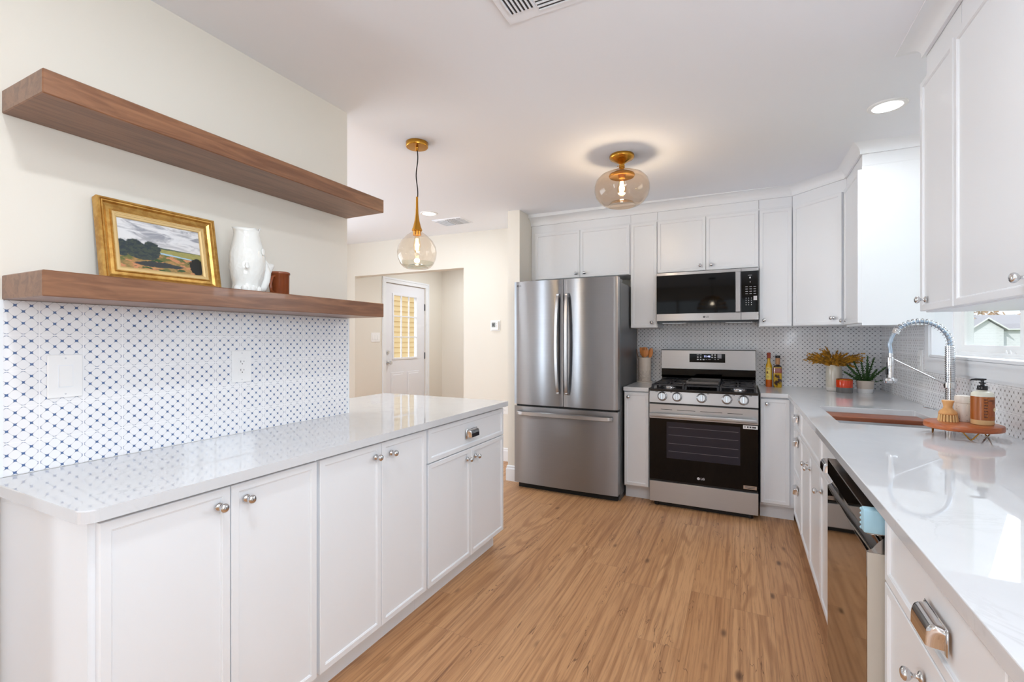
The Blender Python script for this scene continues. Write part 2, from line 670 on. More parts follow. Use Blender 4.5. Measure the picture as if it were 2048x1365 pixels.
def text(s, size, pos, right, up, mat, parent, name='lettering', ext=0.0003, align='CENTER', bold=False):
    cu = bpy.data.curves.new('t', 'FONT')
    cu.body = s
    cu.size = size
    cu.extrude = ext
    cu.align_x = align
    cu.align_y = 'CENTER'
    if bold:
        cu.offset = size*0.02
    to = bpy.data.objects.new('t', cu)
    COL.objects.link(to)
    bpy.context.view_layer.update()
    me = bpy.data.meshes.new_from_object(to.evaluated_get(bpy.context.evaluated_depsgraph_get()))
    bpy.data.objects.remove(to)
    r, u = Vector(right).normalized(), Vector(up).normalized()
    n = r.cross(u)
    m = Matrix.Identity(4)
    for i in range(3):
        m[i][0], m[i][1], m[i][2], m[i][3] = r[i], u[i], n[i], pos[i]
    bm = bmesh.new()
    bm.from_mesh(me)
    bpy.data.meshes.remove(me)
    bmesh.ops.transform(bm, matrix=m, verts=bm.verts)
    b = B()
    b.bm.free()
    b.bm = bm
    return obj(name, b, mat, parent)


# ================================================================ constants of the room
XL, XR = -1.85, 0.965      # tiled partition face, right wall face
YB = 4.43                  # back wall face (kitchen)
CT, CB = 0.914, 0.884      # worktop top and underside

# ================================================================ structure
def struct(name, b, mat, **kw):
    return obj(name, b, mat, kind='structure', **kw)


struct('floor', B().box(-4.8, 1.3, -3.2, 6.6, -0.05, 0.0), M['floor'])
b = B()
vs = []
for z in (0.0, 0.06):
    vs.append([b.v((x, y, CEIL(x)+z)) for x, y in ((-4.9, -3.3), (1.4, -3.3), (1.4, 6.7), (-4.9, 6.7))])
b.bridge(vs[0], vs[1])
b.f(vs[0])
b.f(vs[1])
struct('ceiling', b, M['ceiling'])
ZT = 2.62
# partition carrying the shelves and blue tiles
struct('wall_left', B().box(-1.97, XL, -0.4, 1.80, 0, ZT), M['wall'])
# back wall with the hallway opening
b = B()
b.box(-2.79, 1.2, 4.43, 4.55, 0, ZT)
b.box(-4.8, -4.42, 4.43, 4.55, 0, ZT)
b.box(-4.42, -2.79, 4.43, 4.55, 2.105, ZT)
struct('wall_back', b, M['wall'])
# wing wall beside the fridge
struct('wall_wing', B().box(-1.935, -1.815, 3.835, 4.43, 0, ZT), M['wall'])
# outer walls
b = B()
b.box(-4.8, -4.7, -3.2, 0.8, 0, ZT)
b.box(-4.8, -4.7, 3.2, 4.43, 0, ZT)
b.box(-4.8, -4.7, 0.8, 3.2, 0, 0.7)
b.box(-4.8, -4.7, 0.8, 3.2, 2.2, ZT)
struct('wall_outer', b, M['wall'])
b = B()
b.box(-4.8, -4.2, -3.2, -3.05, 0, ZT)
b.box(-3.9, -2.9, -3.2, -3.05, 0, ZT)
b.box(-2.6, -2.1, -3.2, -3.05, 0, ZT)
b.box(-4.2, -3.9, -3.2, -3.05, 2.25, ZT)
b.box(-2.9, -2.6, -3.2, -3.05, 2.25, ZT)
b.box(0.3, 1.2, -3.2, -3.05, 0, ZT)
b.box(-2.1, 0.3, -3.2, -3.05, 0, 0.85)
b.box(-2.1, 0.3, -3.2, -3.05, 2.22, ZT)
struct('wall_rear', b, M['wall'])
# right wall around the sink window
WY0, WY1, WZ0, WZ1 = 2.36, 3.385, 1.20, 2.12
b = B()
b.box(XR, 1.13, -3.2, -1.0, 0, ZT)
b.box(XR, 1.13, 0.3, WY0, 0, ZT)
b.box(XR, 1.13, -1.0, 0.3, 0, 1.1)
b.box(XR, 1.13, -1.0, 0.3, 2.15, ZT)
b.box(XR, 1.13, WY1, YB, 0, ZT)
b.box(XR, 1.13, WY0, WY1, 0, WZ0)
b.box(XR, 1.13, WY0, WY1, WZ1, ZT)
struct('wall_right', b, M['wall'])
# hallway
b = B()
b.box(-4.52, -4.42, 4.55, 5.00, 0, ZT)
b.box(-4.52, -4.42, 5.91, 6.45, 0, ZT)
b.box(-4.52, -4.42, 5.00, 5.91, 2.10, ZT)
struct('wall_hall_left', b, M['wall'])
struct('wall_hall_end', B().box(-4.52, -2.4, 6.35, 6.45, 0, ZT), M['wall'])
struct('wall_hall_right', B().box(-2.5, -2.4, 4.55, 6.35, 0, ZT), M['wall'])


def baseboard(name, path, h=0.14):
    prof = [(0, 0), (0.014, 0), (0.014, h-0.03), (0.009, h-0.022), (0.009, h-0.008), (0.004, h), (0, h)]
    struct(name, B().sweep(prof, path), M['white_trim'])


baseboard('baseboard_wing', [(-1.815, 4.0), (-1.815, 3.835), (-1.935, 3.835), (-1.935, 4.43)][::-1])
baseboard('baseboard_back', [(-2.79, 4.43), (-1.935, 4.43)])
baseboard('baseboard_outer', [(-4.7, 0.5), (-4.7, 4.43)])
# white panel below the left end of the shelf wall
b = B()
b.box(XL, XL+0.012, -0.4, 0.515, 0.0, CB)
struct('trim_1', b, M['white_trim'])
b = B()
for z in (0.10, 0.40, 0.62, 0.832):
    b.lathe([(0.0035, 0), (0.0035, 0.0006)], (XL+0.012, 0.500, z), (1, 0, 0), 10)
obj('nail_head', b, M['screw'], bpy.data.objects['trim_1'])

# crown mouldings and frieze boards
CZ = 2.385
def crown_prof(zt):
    z0, z1 = CZ+0.010, zt-0.008
    arc = [(0.012+0.060*(1-math.cos(k*PI/20)), z0+(z1-z0)*math.sin(k*PI/20)) for k in range(11)]
    return [(0, CZ), (0.012, CZ)]+arc+[(0.078, z1), (0.078, zt+0.03), (0, zt+0.03)]


pathc = [(-1.815, 4.10), (0.345, 4.10), (0.635, 3.81), (0.635, 3.36), (0.965, 3.36)]
struct('trim_2', B().sweep(crown_prof(2.458), pathc), M['white_trim'], smooth=True, ang=25)
struct('trim_3', B().sweep(crown_prof(2.45), [(0.965, 2.31), (0.965, 2.30), (0.635, 2.30), (0.635, 1.0)][1:]), M['white_trim'], smooth=True, ang=25)

# ---------------------------------------------------------------- kitchen window
w = B()
w.box(0.953, 1.129, WY1-0.012, WY1-0.001, WZ0+0.001, WZ1-0.001)
w.box(0.953, 1.129, WY0+0.001, WY0+0.012, WZ0+0.001, WZ1-0.001)
w.box(0.945, 1.129, WY0+0.012, WY1-0.012, WZ0+0.001, WZ0+0.014)
w.box(0.953, 1.129, WY0+0.012, WY1-0.012, WZ1-0.012, WZ1-0.001)
win = struct('window_1', w, M['white_trim'])
# casing with two steps
b = B()
for (o0, o1, t) in ((0.0, 0.085, 0.012), (0.012, 0.072, 0.018), (0.001, 0.014, 0.022)):
    x0 = XR-t
    b.box(x0, XR, WY0-o1, WY1+o1, WZ0-o1, WZ0-o0)
    b.box(x0, XR, WY1+o0, WY1+o1, WZ0-o0, WZ1+o0)
    b.box(x0, XR, WY0-o1, WY0-o0, WZ0-o0, WZ1+o0)
    b.box(x0, XR, WY0-o1, WY1+o1, WZ1+o0, WZ1+o1)
obj('window_casing', b, M['white_trim'], win)
# vinyl frame + sashes
MY = 2.745
b = B()
b.box(1.045, 1.125, WY1-0.03, WY1, WZ0, WZ1)
b.box(1.045, 1.125, WY0, WY0+0.03, WZ0, WZ1)
b.box(1.045, 1.125, WY0+0.03, WY1-0.03, WZ0, WZ0+0.022)
b.box(1.055, 1.115, WY0+0.03, WY1-0.03, WZ0+0.022, WZ0+0.034)
b.box(1.045, 1.125, WY0+0.03, WY1-0.03, WZ1-0.03, WZ1)
obj('window_frame', b, M['plastic_white'], win)
for (y0, y1, xx) in ((MY-0.02, WY1-0.03, 1.075), (WY0+0.03, MY+0.025, 1.098)):
    b = B()
    z0, z1 = WZ0+0.034, WZ1-0.03
    b.box(xx, xx+0.02, y0+0.035, y1-0.035, z0, z0+0.035)
    b.box(xx, xx+0.02, y0+0.035, y1-0.035, z1-0.035, z1)
    b.box(xx, xx+0.02, y0, y0+0.035, z0, z1)
    b.box(xx, xx+0.02, y1-0.035, y1, z0, z1)
    sa = obj('window_sash', b, M['plastic_white'], win)
    obj('window_pane', B().box(xx+0.008, xx+0.012, y0+0.03, y1-0.03, z0+0.03, z1-0.03), M['window_glass'], sa)
b = B()
for yy in (2.80, 2.835):
    b.box(1.058, 1.075, yy-0.009, yy+0.009, WZ0+0.03, WZ0+0.04, 0.002)
    b.cyl((1.062, yy, WZ0+0.036), (1.062, yy+0.008, WZ0+0.05), 0.003, 8)
obj('window_latch', b, M['plastic_white'], win)

# rear window, seen in reflection; the other two are added for fill lamps
for nm, ax, p0, p1, c, z0, z1 in (('window_2', 'x', -2.1, 0.3, -3.12, 0.85, 2.22), ('added_window_3', 'y', 0.8, 3.2, -4.75, 0.7, 2.2), ('added_window_4', 'y', -1.0, 0.3, 1.05, 1.1, 2.15)):
    b = B()
    def bx(u0, u1, za, zb, t0=-0.04, t1=0.04):
        if ax == 'x':
            b.box(u0, u1, c+t0, c+t1, za, zb)
        else:
            b.box(c+t0, c+t1, u0, u1, za, zb)
    bx(p0, p1, z0, z0+0.05)
    bx(p0, p1, z1-0.05, z1)
    n = 3
    for i in range(n+1):
        u = p0+(p1-p0)*i/n
        bx(max(p0, u-0.03), min(p1, u+0.03), z0, z1)
    wi = struct(nm, b, M['white_trim'])
    b = B()
    for i in range(n):
        a0, a1 = p0+(p1-p0)*i/n+0.03, p0+(p1-p0)*(i+1)/n-0.03
        bx(a0, a1, z0+0.05, z1-0.05, -0.003, 0.003)
    obj('window_pane', b, M['window_glass'], wi)

# ---------------------------------------------------------------- hallway entry door (in the wall x = -4.42)
DX = -4.44
b = B()
for (o0, o1, t) in ((0.0, 0.07, 0.012), (0.045, 0.069, 0.02)):
    b.box(-4.42, -4.42+t, 5.0-o1, 5.0-o0, 0, 2.10+o1)
    b.box(-4.42, -4.42+t, 5.91+o0, 5.91+o1, 0, 2.10+o1)
    b.box(-4.42, -4.42+t, 5.0-o0, 5.91+o0, 2.10+o0, 2.10+o1)
dr = struct('door_1', b, M['white_trim'])
b = B()
gy0, gy1, gz0, gz1 = 5.185, 5.70, 1.04, 1.935
b.box(DX-0.04, DX, 5.005, gy0, 0.01, 2.095)
b.box(DX-0.04, DX, gy1, 5.905, 0.01, 2.095)
b.box(DX-0.04, DX, gy0, gy1, 0.01, gz0)
b.box(DX-0.04, DX, gy0, gy1, gz1, 2.095)
for i in range(2):       # two raised lower panels
    y0 = 5.13+i*0.36
    b.box(DX, DX+0.006, y0, y0+0.28, 0.2, 0.83, 0.003)
    b.box(DX, DX+0.010, y0+0.03, y0+0.25, 0.23, 0.80, 0.004)
dl = obj('door_leaf', b, M['door_white'], dr)
b = B()
for (a0, a1, z0, z1) in ((gy0-0.025, gy1+0.025, gz0-0.025, gz0), (gy0-0.025, gy1+0.025, gz1, gz1+0.025), (gy0-0.025, gy0, gz0, gz1), (gy1, gy1+0.025, gz0, gz1)):   # moulding
    b.box(DX, DX+0.012, a0, a1, z0, z1)
for i in (1, 2):
    y = gy0+(gy1-gy0)*i/3
    b.box(DX-0.012, DX+0.006, y-0.008, y+0.008, gz0, gz1)
    z = gz0+(gz1-gz0)*i/3
    b.box(DX-0.011, DX+0.005, gy0, gy1, z-0.008, z+0.008)
obj('glazing_bars', b, M['door_white'], dl)
obj('door_pane', B().box(DX-0.022, DX-0.018, gy0, gy1, gz0, gz1), M['window_glass'], dl)
b = B()
for z, bigk in ((0.975, 1), (1.12, 0)):
    b.lathe([(0.03, 0), (0.03, 0.006), (0.012, 0.01), (0.012, 0.03), (0.022, 0.04), (0.027, 0.055), (0.022, 0.068), (0.001, 0.07)] if bigk else [(0.028, 0), (0.027, 0.012), (0.012, 0.014), (0.012, 0.02), (0.001, 0.02)], (DX, 5.065, z), (1, 0, 0), 20)
obj('door_handle', b, M['chrome'], dr, smooth=True)
b = B()
for z in (0.30, 1.05, 1.80):
    b.box(DX-0.002, DX+0.012, 5.900, 5.912, z-0.05, z+0.05)
obj('door_hinge', b, M['mark_dark'], dr)
# yellow lap siding of the porch wall seen through the door
N = NT('yellow_siding_paint')
z_ = N.xyz()[2]
N.base(N.mix(N.noise(N.objco(), 3, 2), srgb(232, 200, 146), srgb(220, 186, 132)))
N.set(rough=0.6)
b = B()
for i in range(34):
    z = -0.4+i*0.11
    b.quad((-6.55, 4.2, z), (-6.55, 8.4, z), (-6.575, 8.4, z+0.11), (-6.575, 4.2, z+0.11))
    b.quad((-6.55, 4.2, z), (-6.55, 8.4, z), (-6.575, 8.4, z), (-6.575, 4.2, z))
b.box(-6.7, -6.58, 4.2, 8.4, -0.4, 3.3)
obj('porch_siding', b, N.m, label='yellow lap siding of the neighbouring wall seen through the hallway door', cat='siding')
area('porch_daylight', (-5.6, 5.8, 3.4), (0, math.radians(25), 0), 1.6, 2.0, 22, (1, 0.95, 0.85))


# ================================================================ backsplashes
b = B()
b.box(XL+0.0005, XL+0.008, 0.533, 1.795, CT, 1.408)
bs = obj('tile_backsplash', b, M['tile_left'], label='white tiles with blue diagonal lattice under the lower wooden shelf', cat='tile backsplash')
b = B()
obj('edge_trim', b.box(XL+0.0005, XL+0.010, 1.795, 1.805, CT, 1.408), M['white_trim'], bs)
obj('edge_trim', B().box(XL+0.0005, XL+0.010, 0.523, 0.533, CT, 1.408), M['white_trim'], bs)
obj('tile_backsplash', B().box(-0.875, 0.957, YB-0.008, YB, CT, 1.47), M['tile_back'],
    label='lattice tiles greyed by the light on the wall behind the stove, under the microwave', cat='tile backsplash')
b = B()
b.box(0.957, XR, 3.47, YB-0.008, CT, 1.405)
b.box(0.957, XR, 0.3, 3.47, CT, WZ0-0.085)
b.box(0.957, XR, 0.3, 2.275, WZ0-0.085, 1.405)
obj('tile_backsplash', b, M['tile_right'], label='small-patterned lattice tiles on the window wall behind the sink', cat='tile backsplash')

# ================================================================ worktops
def rounded(pts, rads, seg=6):
    out = []
    n = len(pts)
    for i, (p, r) in enumerate(zip(pts, rads)):
        p = Vector(p)
        if r <= 0:
            out.append((p.x, p.y))
            continue
        a, c = Vector(pts[i-1])-p, Vector(pts[(i+1) % n])-p
        a.normalize(); c.normalize()
        ang = a.angle(c)
        t = r/math.tan(ang/2)
        p0, p1 = p+a*t, p+c*t
        cen = p+(a+c).normalized()*(r/math.sin(ang/2))
        a0 = math.atan2(p0.y-cen.y, p0.x-cen.x)
        a1 = math.atan2(p1.y-cen.y, p1.x-cen.x)
        d = (a1-a0+PI) % (2*PI)-PI
        for k in range(seg+1):
            t_ = a0+d*k/seg
            out.append((cen.x+r*math.cos(t_), cen.y+r*math.sin(t_)))
    return out


P = [(-1.305, 0.500), (-1.305, 2.595), (-2.30, 2.595), (-2.30, 1.803), (-1.838, 1.803), (-1.838, 0.500)]
P = rounded(P, [0.032, 0.006, 0.006, 0, 0, 0])
obj('quartz_worktop', B().prism(P, CB, CT, 0.003), M['quartz'], label='white quartz top of the long left peninsula below the blue tiles', cat='worktop')
P = [(-0.662, 3.795), (-0.662, YB-0.008), (-0.862, YB-0.008), (-0.862, 3.795)]
obj('quartz_worktop', B().prism(P, CB, CT, 0.003), M['quartz'], label='short white worktop piece between the fridge and the stove', cat='worktop')
# L-shaped run with the sink cut out
SX0, SX1, SY0, SY1 = 0.405, 0.835, 2.59, 3.20
b = B()
outer = [(0.122, 3.795), (0.293, 3.795), (0.293, 0.3), (0.957, 0.3), (0.957, YB-0.008), (0.122, YB-0.008)]
hole = rounded([(SX0, SY0), (SX1, SY0), (SX1, SY1), (SX0, SY1)], [0.012]*4, 4)
tops = {}
for z in (CB, CT):
    vo = [b.v((x, y, z)) for x, y in outer]
    vh = [b.v((x, y, z)) for x, y in hole]
    es = [b.bm.edges.new((vo[i], vo[(i+1) % len(vo)])) for i in range(len(vo))]
    es += [b.bm.edges.new((vh[i], vh[(i+1) % len(vh)])) for i in range(len(vh))]
    bmesh.ops.triangle_fill(b.bm, edges=es, use_beauty=True)
    tops[z] = (vo, vh)
b.bridge(tops[CB][0], tops[CT][0])
b.bridge(tops[CB][1], tops[CT][1])
obj('quartz_worktop', b, M['quartz'], label='white quartz worktop holding the sink along the window wall', cat='worktop', bevel=0.002)

# ================================================================ cabinet pieces
def knob_mesh():
    b = B()
    b.lathe([(0.0118, 0), (0.0118, 0.002), (0.009, 0.004), (0.0048, 0.006), (0.0042, 0.013), (0.007, 0.016), (0.0118, 0.020), (0.0135, 0.0245), (0.0125, 0.029), (0.008, 0.0325), (0.001, 0.0338)], (0, 0, 0), (0, 1, 0), 20)
    bmesh.ops.recalc_face_normals(b.bm, faces=b.bm.faces)
    me = bpy.data.meshes.new('knob')
    b.bm.to_mesh(me)
    me.materials.append(M['chrome'])
    for p in me.polygons:
        p.use_smooth = True
    return me


def pull_mesh(w=0.104, h=0.040, d=0.025):
    b = B()
    nu, na = 24, 10
    def pt(i, j, off):
        s = -1+2*i/nu
        e = min(1.0, (1-abs(s))/0.13)**0.5 if abs(s) < 1 else 0.0
        a = j/na*PI*0.5
        dd = (d-off)*e
        hh = (h-off)
        k = 0.72+0.28*e
        return (s*(w/2-off)*(0.9+0.1*(1-math.sin(a))), 0.002+dd*math.sin(a)**0.5, -h/2+(hh*k)*(math.cos(a)**0.6 if j < na else 0.0)+0.002)
    g = [[b.v(pt(i, j, 0)) for j in range(na+1)] for i in range(nu+1)]
    g2 = [[b.v(pt(i, j, 0.0022)) for j in range(na+1)] for i in range(nu+1)]
    for G in (g, g2):
        for i in range(nu):
            for j in range(na):
                b.f([G[i][j], G[i+1][j], G[i+1][j+1], G[i][j+1]])
    for i in range(nu):
        b.f([g[i][na], g[i+1][na], g2[i+1][na], g2[i][na]])
    # back flange
    b.box(-w/2-0.004, w/2+0.004, 0, 0.0022, h/2-0.006, h/2+0.004, 0.0008)
    b.box(-w/2-0.006, -w/2+0.006, 0, 0.003, -h/2-0.004, h/2, 0.001)
    b.box(w/2-0.006, w/2+0.006, 0, 0.003, -h/2-0.004, h/2, 0.001)
    bmesh.ops.recalc_face_normals(b.bm, faces=b.bm.faces)
    me = bpy.data.meshes.new('cup_pull')
    b.bm.to_mesh(me)
    me.materials.append(M['chrome'])
    for p in me.polygons:
        p.use_smooth = True
    try:
        me.set_sharp_from_angle(angle=math.radians(50))
    except Exception:
        pass
    return me


KNOB, PULL = knob_mesh(), pull_mesh()


def rotz_for(n):
    """rotation turning local +Y onto n (knobs and pulls point along +Y)"""
    return (0, 0, math.atan2(-n[0], n[1]))


def panel(b, w, h, t=0.02, r=0.022, dep=0.006, sl=0.003):
    """slim shaker door in local (u, n, z), from n=0 to n=t"""
    def loop(i, n):
        return [b.v((i, n, i)), b.v((w-i, n, i)), b.v((w-i, n, h-i)), b.v((i, n, h-i))]
    L = [loop(0, 0), loop(0, t-0.002), loop(0.002, t), loop(r, t), loop(r+0.0015, t-0.002), loop(r+0.003, t-0.002), loop(r+sl+0.002, t-dep)]
    b.f(L[0])
    for a, c in zip(L, L[1:]):
        b.bridge(a, c)
    b.f(L[-1])


def cabinet(name, label, group, o, u, n, w, z0, z1, depth, fronts, toe=0.0, cat='cabinet', knob_out=True):
    """o: front-left corner (x, y) of the carcass face; fronts: list of dict(kind, u0, u1, z0, z1, knob=(u,z) or pull=(u,z))"""
    t = thing(name, label, cat, (o[0], o[1], 0.0 if toe else z0), group)
    m = frame((o[0], o[1], 0), u, n)
    b = B(m)
    if toe:
        b.box(0, w, -depth, 0, toe, z1)
        b.box(0, w, -depth, -0.055, 0, toe)
    else:
        b.box(0, w, -depth, 0, z0, 2.316)
        obj('riser_board', B(m).box(0.001, w-0.001, -depth+0.001, -0.0015, 2.317, z1), M['cabinet'], t)
    obj('cabinet_body', b, M['cabinet'], t)
    for f in fronts:
        mm = frame((o[0]+u[0]*f['u0'], o[1]+u[1]*f['u0'], f['z0']), u, n)
        b = B(mm)
        panel(b, f['u1']-f['u0'], f['z1']-f['z0'])
        nm = f['kind']
        d = obj(nm, b, M['cabinet'], t)
        if 'knob' in f:
            ku, kz = f['knob']
            inst(KNOB, 'knob', d, (o[0]+u[0]*ku+n[0]*0.02, o[1]+u[1]*ku+n[1]*0.02, kz), rotz_for(n))
        if 'pull' in f:
            ku, kz = f['pull']
            inst(PULL, 'cup_pull', d, (o[0]+u[0]*ku+n[0]*0.02, o[1]+u[1]*ku+n[1]*0.02, kz), rotz_for(n))
    return t


DT = 0.02
g = 0.0015
# ---- left peninsula, faces +X; carcass face x=-1.35
XF = -1.35
GL = 'white base cabinets of the left peninsula'
def two_doors(w, z0, z1, mid, k1, k2, kz):
    return [dict(kind='door', u0=g+0.012, u1=mid-g, z0=z0, z1=z1, knob=(k1, kz)), dict(kind='door', u0=mid+g, u1=w-g, z0=z0, z1=z1, knob=(k2, kz))]


cabinet('base_cabinet', 'white two-door base cabinet at the near end of the left peninsula', GL, (XF, 0.527), (0, 1, 0), (1, 0, 0), 0.635, 0, CB, 0.49,
        [dict(kind='door', u0=0.015, u1=0.322, z0=0.115, z1=0.871, knob=(0.289, 0.822)), dict(kind='door', u0=0.325, u1=0.629, z0=0.115, z1=0.871, knob=(0.371, 0.822))], toe=0.105)
cabinet('base_cabinet', 'white two-door base cabinet in the middle of the left peninsula', GL, (XF, 1.163), (0, 1, 0), (1, 0, 0), 0.63, 0, CB, 0.49,
        [dict(kind='door', u0=0.006, u1=0.317, z0=0.115, z1=0.871, knob=(0.285, 0.820)), dict(kind='door', u0=0.320, u1=0.623, z0=0.115, z1=0.871, knob=(0.378, 0.818))], toe=0.105)
cabinet('base_cabinet', 'white peninsula cabinet at the far end with one wide drawer over two doors', GL, (XF, 1.794), (0, 1, 0), (1, 0, 0), 0.785, 0, CB, 0.90,
        [dict(kind='drawer', u0=0.008, u1=0.781, z0=0.708, z1=0.871, pull=(0.398, 0.787)),
         dict(kind='door', u0=0.008, u1=0.393, z0=0.115, z1=0.703, knob=(0.358, 0.65)), dict(kind='door', u0=0.396, u1=0.781, z0=0.115, z1=0.703, knob=(0.443, 0.65))], toe=0.105)

# ---- back base cabinets, faces -Y; carcass face y=3.83
YF = 3.83
GB = 'narrow white base cabinets on either side of the stove'
cabinet('base_cabinet', 'narrow white base cabinet between the fridge and the stove', GB, (-0.862, YF), (1, 0, 0), (0, -1, 0), 0.20, 0, CB, YB-YF,
        [dict(kind='door', u0=0.004, u1=0.197, z0=0.118, z1=0.872, knob=(0.04, 0.835))], toe=0.105)
cabinet('base_cabinet', 'narrow white base cabinet right of the stove by the inner corner', GB, (0.122, YF), (1, 0, 0), (0, -1, 0), 0.215, 0, CB, YB-YF,
        [dict(kind='door', u0=0.002, u1=0.183, z0=0.122, z1=0.872, knob=(0.042, 0.838))], toe=0.105)

# ---- right base cabinets, faces -X; carcass face x=0.338
XG = 0.338
GR = 'white base cabinets along the window wall'
DEP = XR-XG-0.003
cabinet('base_cabinet', 'white three-drawer base cabinet beside the inner corner of the window run', GR, (XG, 3.27), (0, 1, 0), (-1, 0, 0), 0.56, 0, CB, DEP,
        [dict(kind='drawer', u0=0.004, u1=0.40, z0=0.712, z1=0.871, pull=(0.2, 0.792)), dict(kind='drawer', u0=0.004, u1=0.40, z0=0.41, z1=0.708, pull=(0.2, 0.64)),
         dict(kind='drawer', u0=0.004, u1=0.40, z0=0.118, z1=0.406, pull=(0.2, 0.335))], toe=0.105)
cabinet('base_cabinet', 'white two-door cabinet under the sink with its knobs meeting in the middle', GR, (XG, 2.507), (0, 1, 0), (-1, 0, 0), 0.762, 0, 0.66, DEP,
        [dict(kind='false_front', u0=0.003, u1=0.759, z0=0.712, z1=0.871), dict(kind='door', u0=0.003, u1=0.376, z0=0.118, z1=0.708, knob=(0.325, 0.63)),
         dict(kind='door', u0=0.379, u1=0.759, z0=0.118, z1=0.708, knob=(0.432, 0.63))], toe=0.105)
cabinet('base_cabinet', 'white cabinet with one drawer over one door, just beyond the dishwasher', GR, (XG, 2.058), (0, 1, 0), (-1, 0, 0), 0.447, 0, CB, DEP,
        [dict(kind='drawer', u0=0.003, u1=0.444, z0=0.712, z1=0.871, pull=(0.19, 0.787)), dict(kind='door', u0=0.003, u1=0.444, z0=0.118, z1=0.708, knob=(0.41, 0.62))], toe=0.105)
cabinet('base_cabinet', 'nearest white base cabinet on the right, its large cup pull close to the camera', GR, (XG, 0.85), (0, 1, 0), (-1, 0, 0), 0.598, 0, CB, DEP,
        [dict(kind='drawer', u0=0.003, u1=0.592, z0=0.703, z1=0.871, pull=(0.25, 0.775)), dict(kind='door', u0=0.003, u1=0.592, z0=0.118, z1=0.698, knob=(0.33, 0.63))], toe=0.105)
# carcass rails that the reduced sink base leaves open
b = B()
b.box(XG, XG+0.018, 2.507, 3.269, 0.66, CB)
b.box(XG, XR-0.02, 2.507, 2.525, 0.66, CB)
b.box(XG, XR-0.02, 3.251, 3.269, 0.66, CB)
obj('upper_rails', b, M['cabinet'], [o for o in COL.objects if o.get('label', '').startswith('white two-door cabinet under')][0])

# ---- upper cabinets on the back wall; carcass face y=4.10
YU = 4.10
ZU0, ZU1, ZR = 1.402, 2.30, CZ
GU = 'white wall cabinets above the stove wall'
def upper(label, o, u, n, w, z0, depth, fronts, grp=GU):
    return cabinet('wall_cabinet', label, grp, o, u, n, w, z0, ZR+0.004, depth, fronts, cat='wall cabinet')


UD = YB-YU
upper('white two-door wall cabinet above the fridge', (-1.812, YU), (1, 0, 0), (0, -1, 0), 0.945, 1.865, UD,
      [dict(kind='door', u0=0.045, u1=0.488, z0=1.868, z1=ZU1, knob=(0.455, 1.905)), dict(kind='door', u0=0.491, u1=0.936, z0=1.868, z1=ZU1, knob=(0.535, 1.905))])
upper('tall narrow wall cabinet between the fridge and the microwave', (-0.867, YU), (1, 0, 0), (0, -1, 0), 0.226, ZU0-0.004, UD,
      [dict(kind='door', u0=0.005, u1=0.222, z0=ZU0, z1=ZU1, knob=(0.182, 1.445))])
upper('white two-door wall cabinet above the microwave', (-0.641, YU), (1, 0, 0), (0, -1, 0), 0.762, 1.858, UD,
      [dict(kind='door', u0=0.003, u1=0.380, z0=1.862, z1=ZU1, knob=(0.338, 1.903)), dict(kind='door', u0=0.383, u1=0.759, z0=1.862, z1=ZU1, knob=(0.425, 1.903))])
upper('tall narrow wall cabinet right of the microwave', (0.121, YU), (1, 0, 0), (0, -1, 0), 0.224, ZU0-0.004, UD,
      [dict(kind='door', u0=0.003, u1=0.220, z0=ZU0, z1=ZU1, knob=(0.035, 1.447))])
# diagonal corner cabinet
t = thing('wall_cabinet', 'diagonal wall cabinet across the corner above the dried flowers', 'wall cabinet', (0.345, YU, ZU0), 'white wall cabinets around the corner')
P5 = [(0.346, YU), (0.346, YB), (XR, YB), (XR, 3.811), (0.635, 3.811)]
obj('cabinet_body', B().prism(P5, ZU0-0.004, ZR+0.004), M['cabinet'], t)
dl_ = math.hypot(0.29, 0.29)
uu = Vector((0.29, -0.29, 0)).normalized()
nn = Vector((-0.29, -0.29, 0)).normalized()
mm = frame((0.345+uu.x*0.02, YU+uu.y*0.02, ZU0), uu, nn)
b = B(mm)
panel(b, dl_-0.04, ZU1-ZU0)
d = obj('door', b, M['cabinet'], t)
kp = Vector((0.345, YU, 1.447))+uu*(dl_-0.075)+nn*0.02
inst(KNOB, 'knob', d, kp, rotz_for(nn))
GC = 'white wall cabinets along the window wall'
upper('wall cabinet at the far side of the window, its bare white side facing the camera', (0.635, 3.36), (0, 1, 0), (-1, 0, 0), 0.45, ZU0-0.02, XR-0.635,
      [dict(kind='door', u0=0.004, u1=0.425, z0=ZU0-0.005, z1=ZU1, knob=(0.37, 1.425))], GC)
upper('near wall cabinet by the window whose knob sits at its far lower corner', (0.635, 1.985), (0, 1, 0), (-1, 0, 0), 0.315, ZU0, XR-0.635,
      [dict(kind='door', u0=0.003, u1=0.312, z0=ZU0+0.004, z1=ZU1-0.02, knob=(0.250, 1.447))], GC)
upper('nearest wall cabinet at the right edge of the view, large knob near the bottom', (0.635, 1.49), (0, 1, 0), (-1, 0, 0), 0.494, ZU0, XR-0.635,
      [dict(kind='door', u0=0.003, u1=0.491, z0=ZU0+0.004, z1=ZU1-0.02, knob=(0.055, 1.447))], GC)

# ================================================================ wooden shelves
for (z0, z1, lab) in ((1.929, 1.993, 'upper thick brown floating shelf, empty, on the cream wall'), (1.409, 1.477, 'lower thick brown floating shelf holding the painting and jug')):
    obj('floating_shelf', B().box(XL, -1.598, 0.533, 1.795, z0, z1, 0.0025), M['shelf'], label=lab, cat='shelf', group='floating wooden shelves', loc=(-1.7, 1.16, z0))

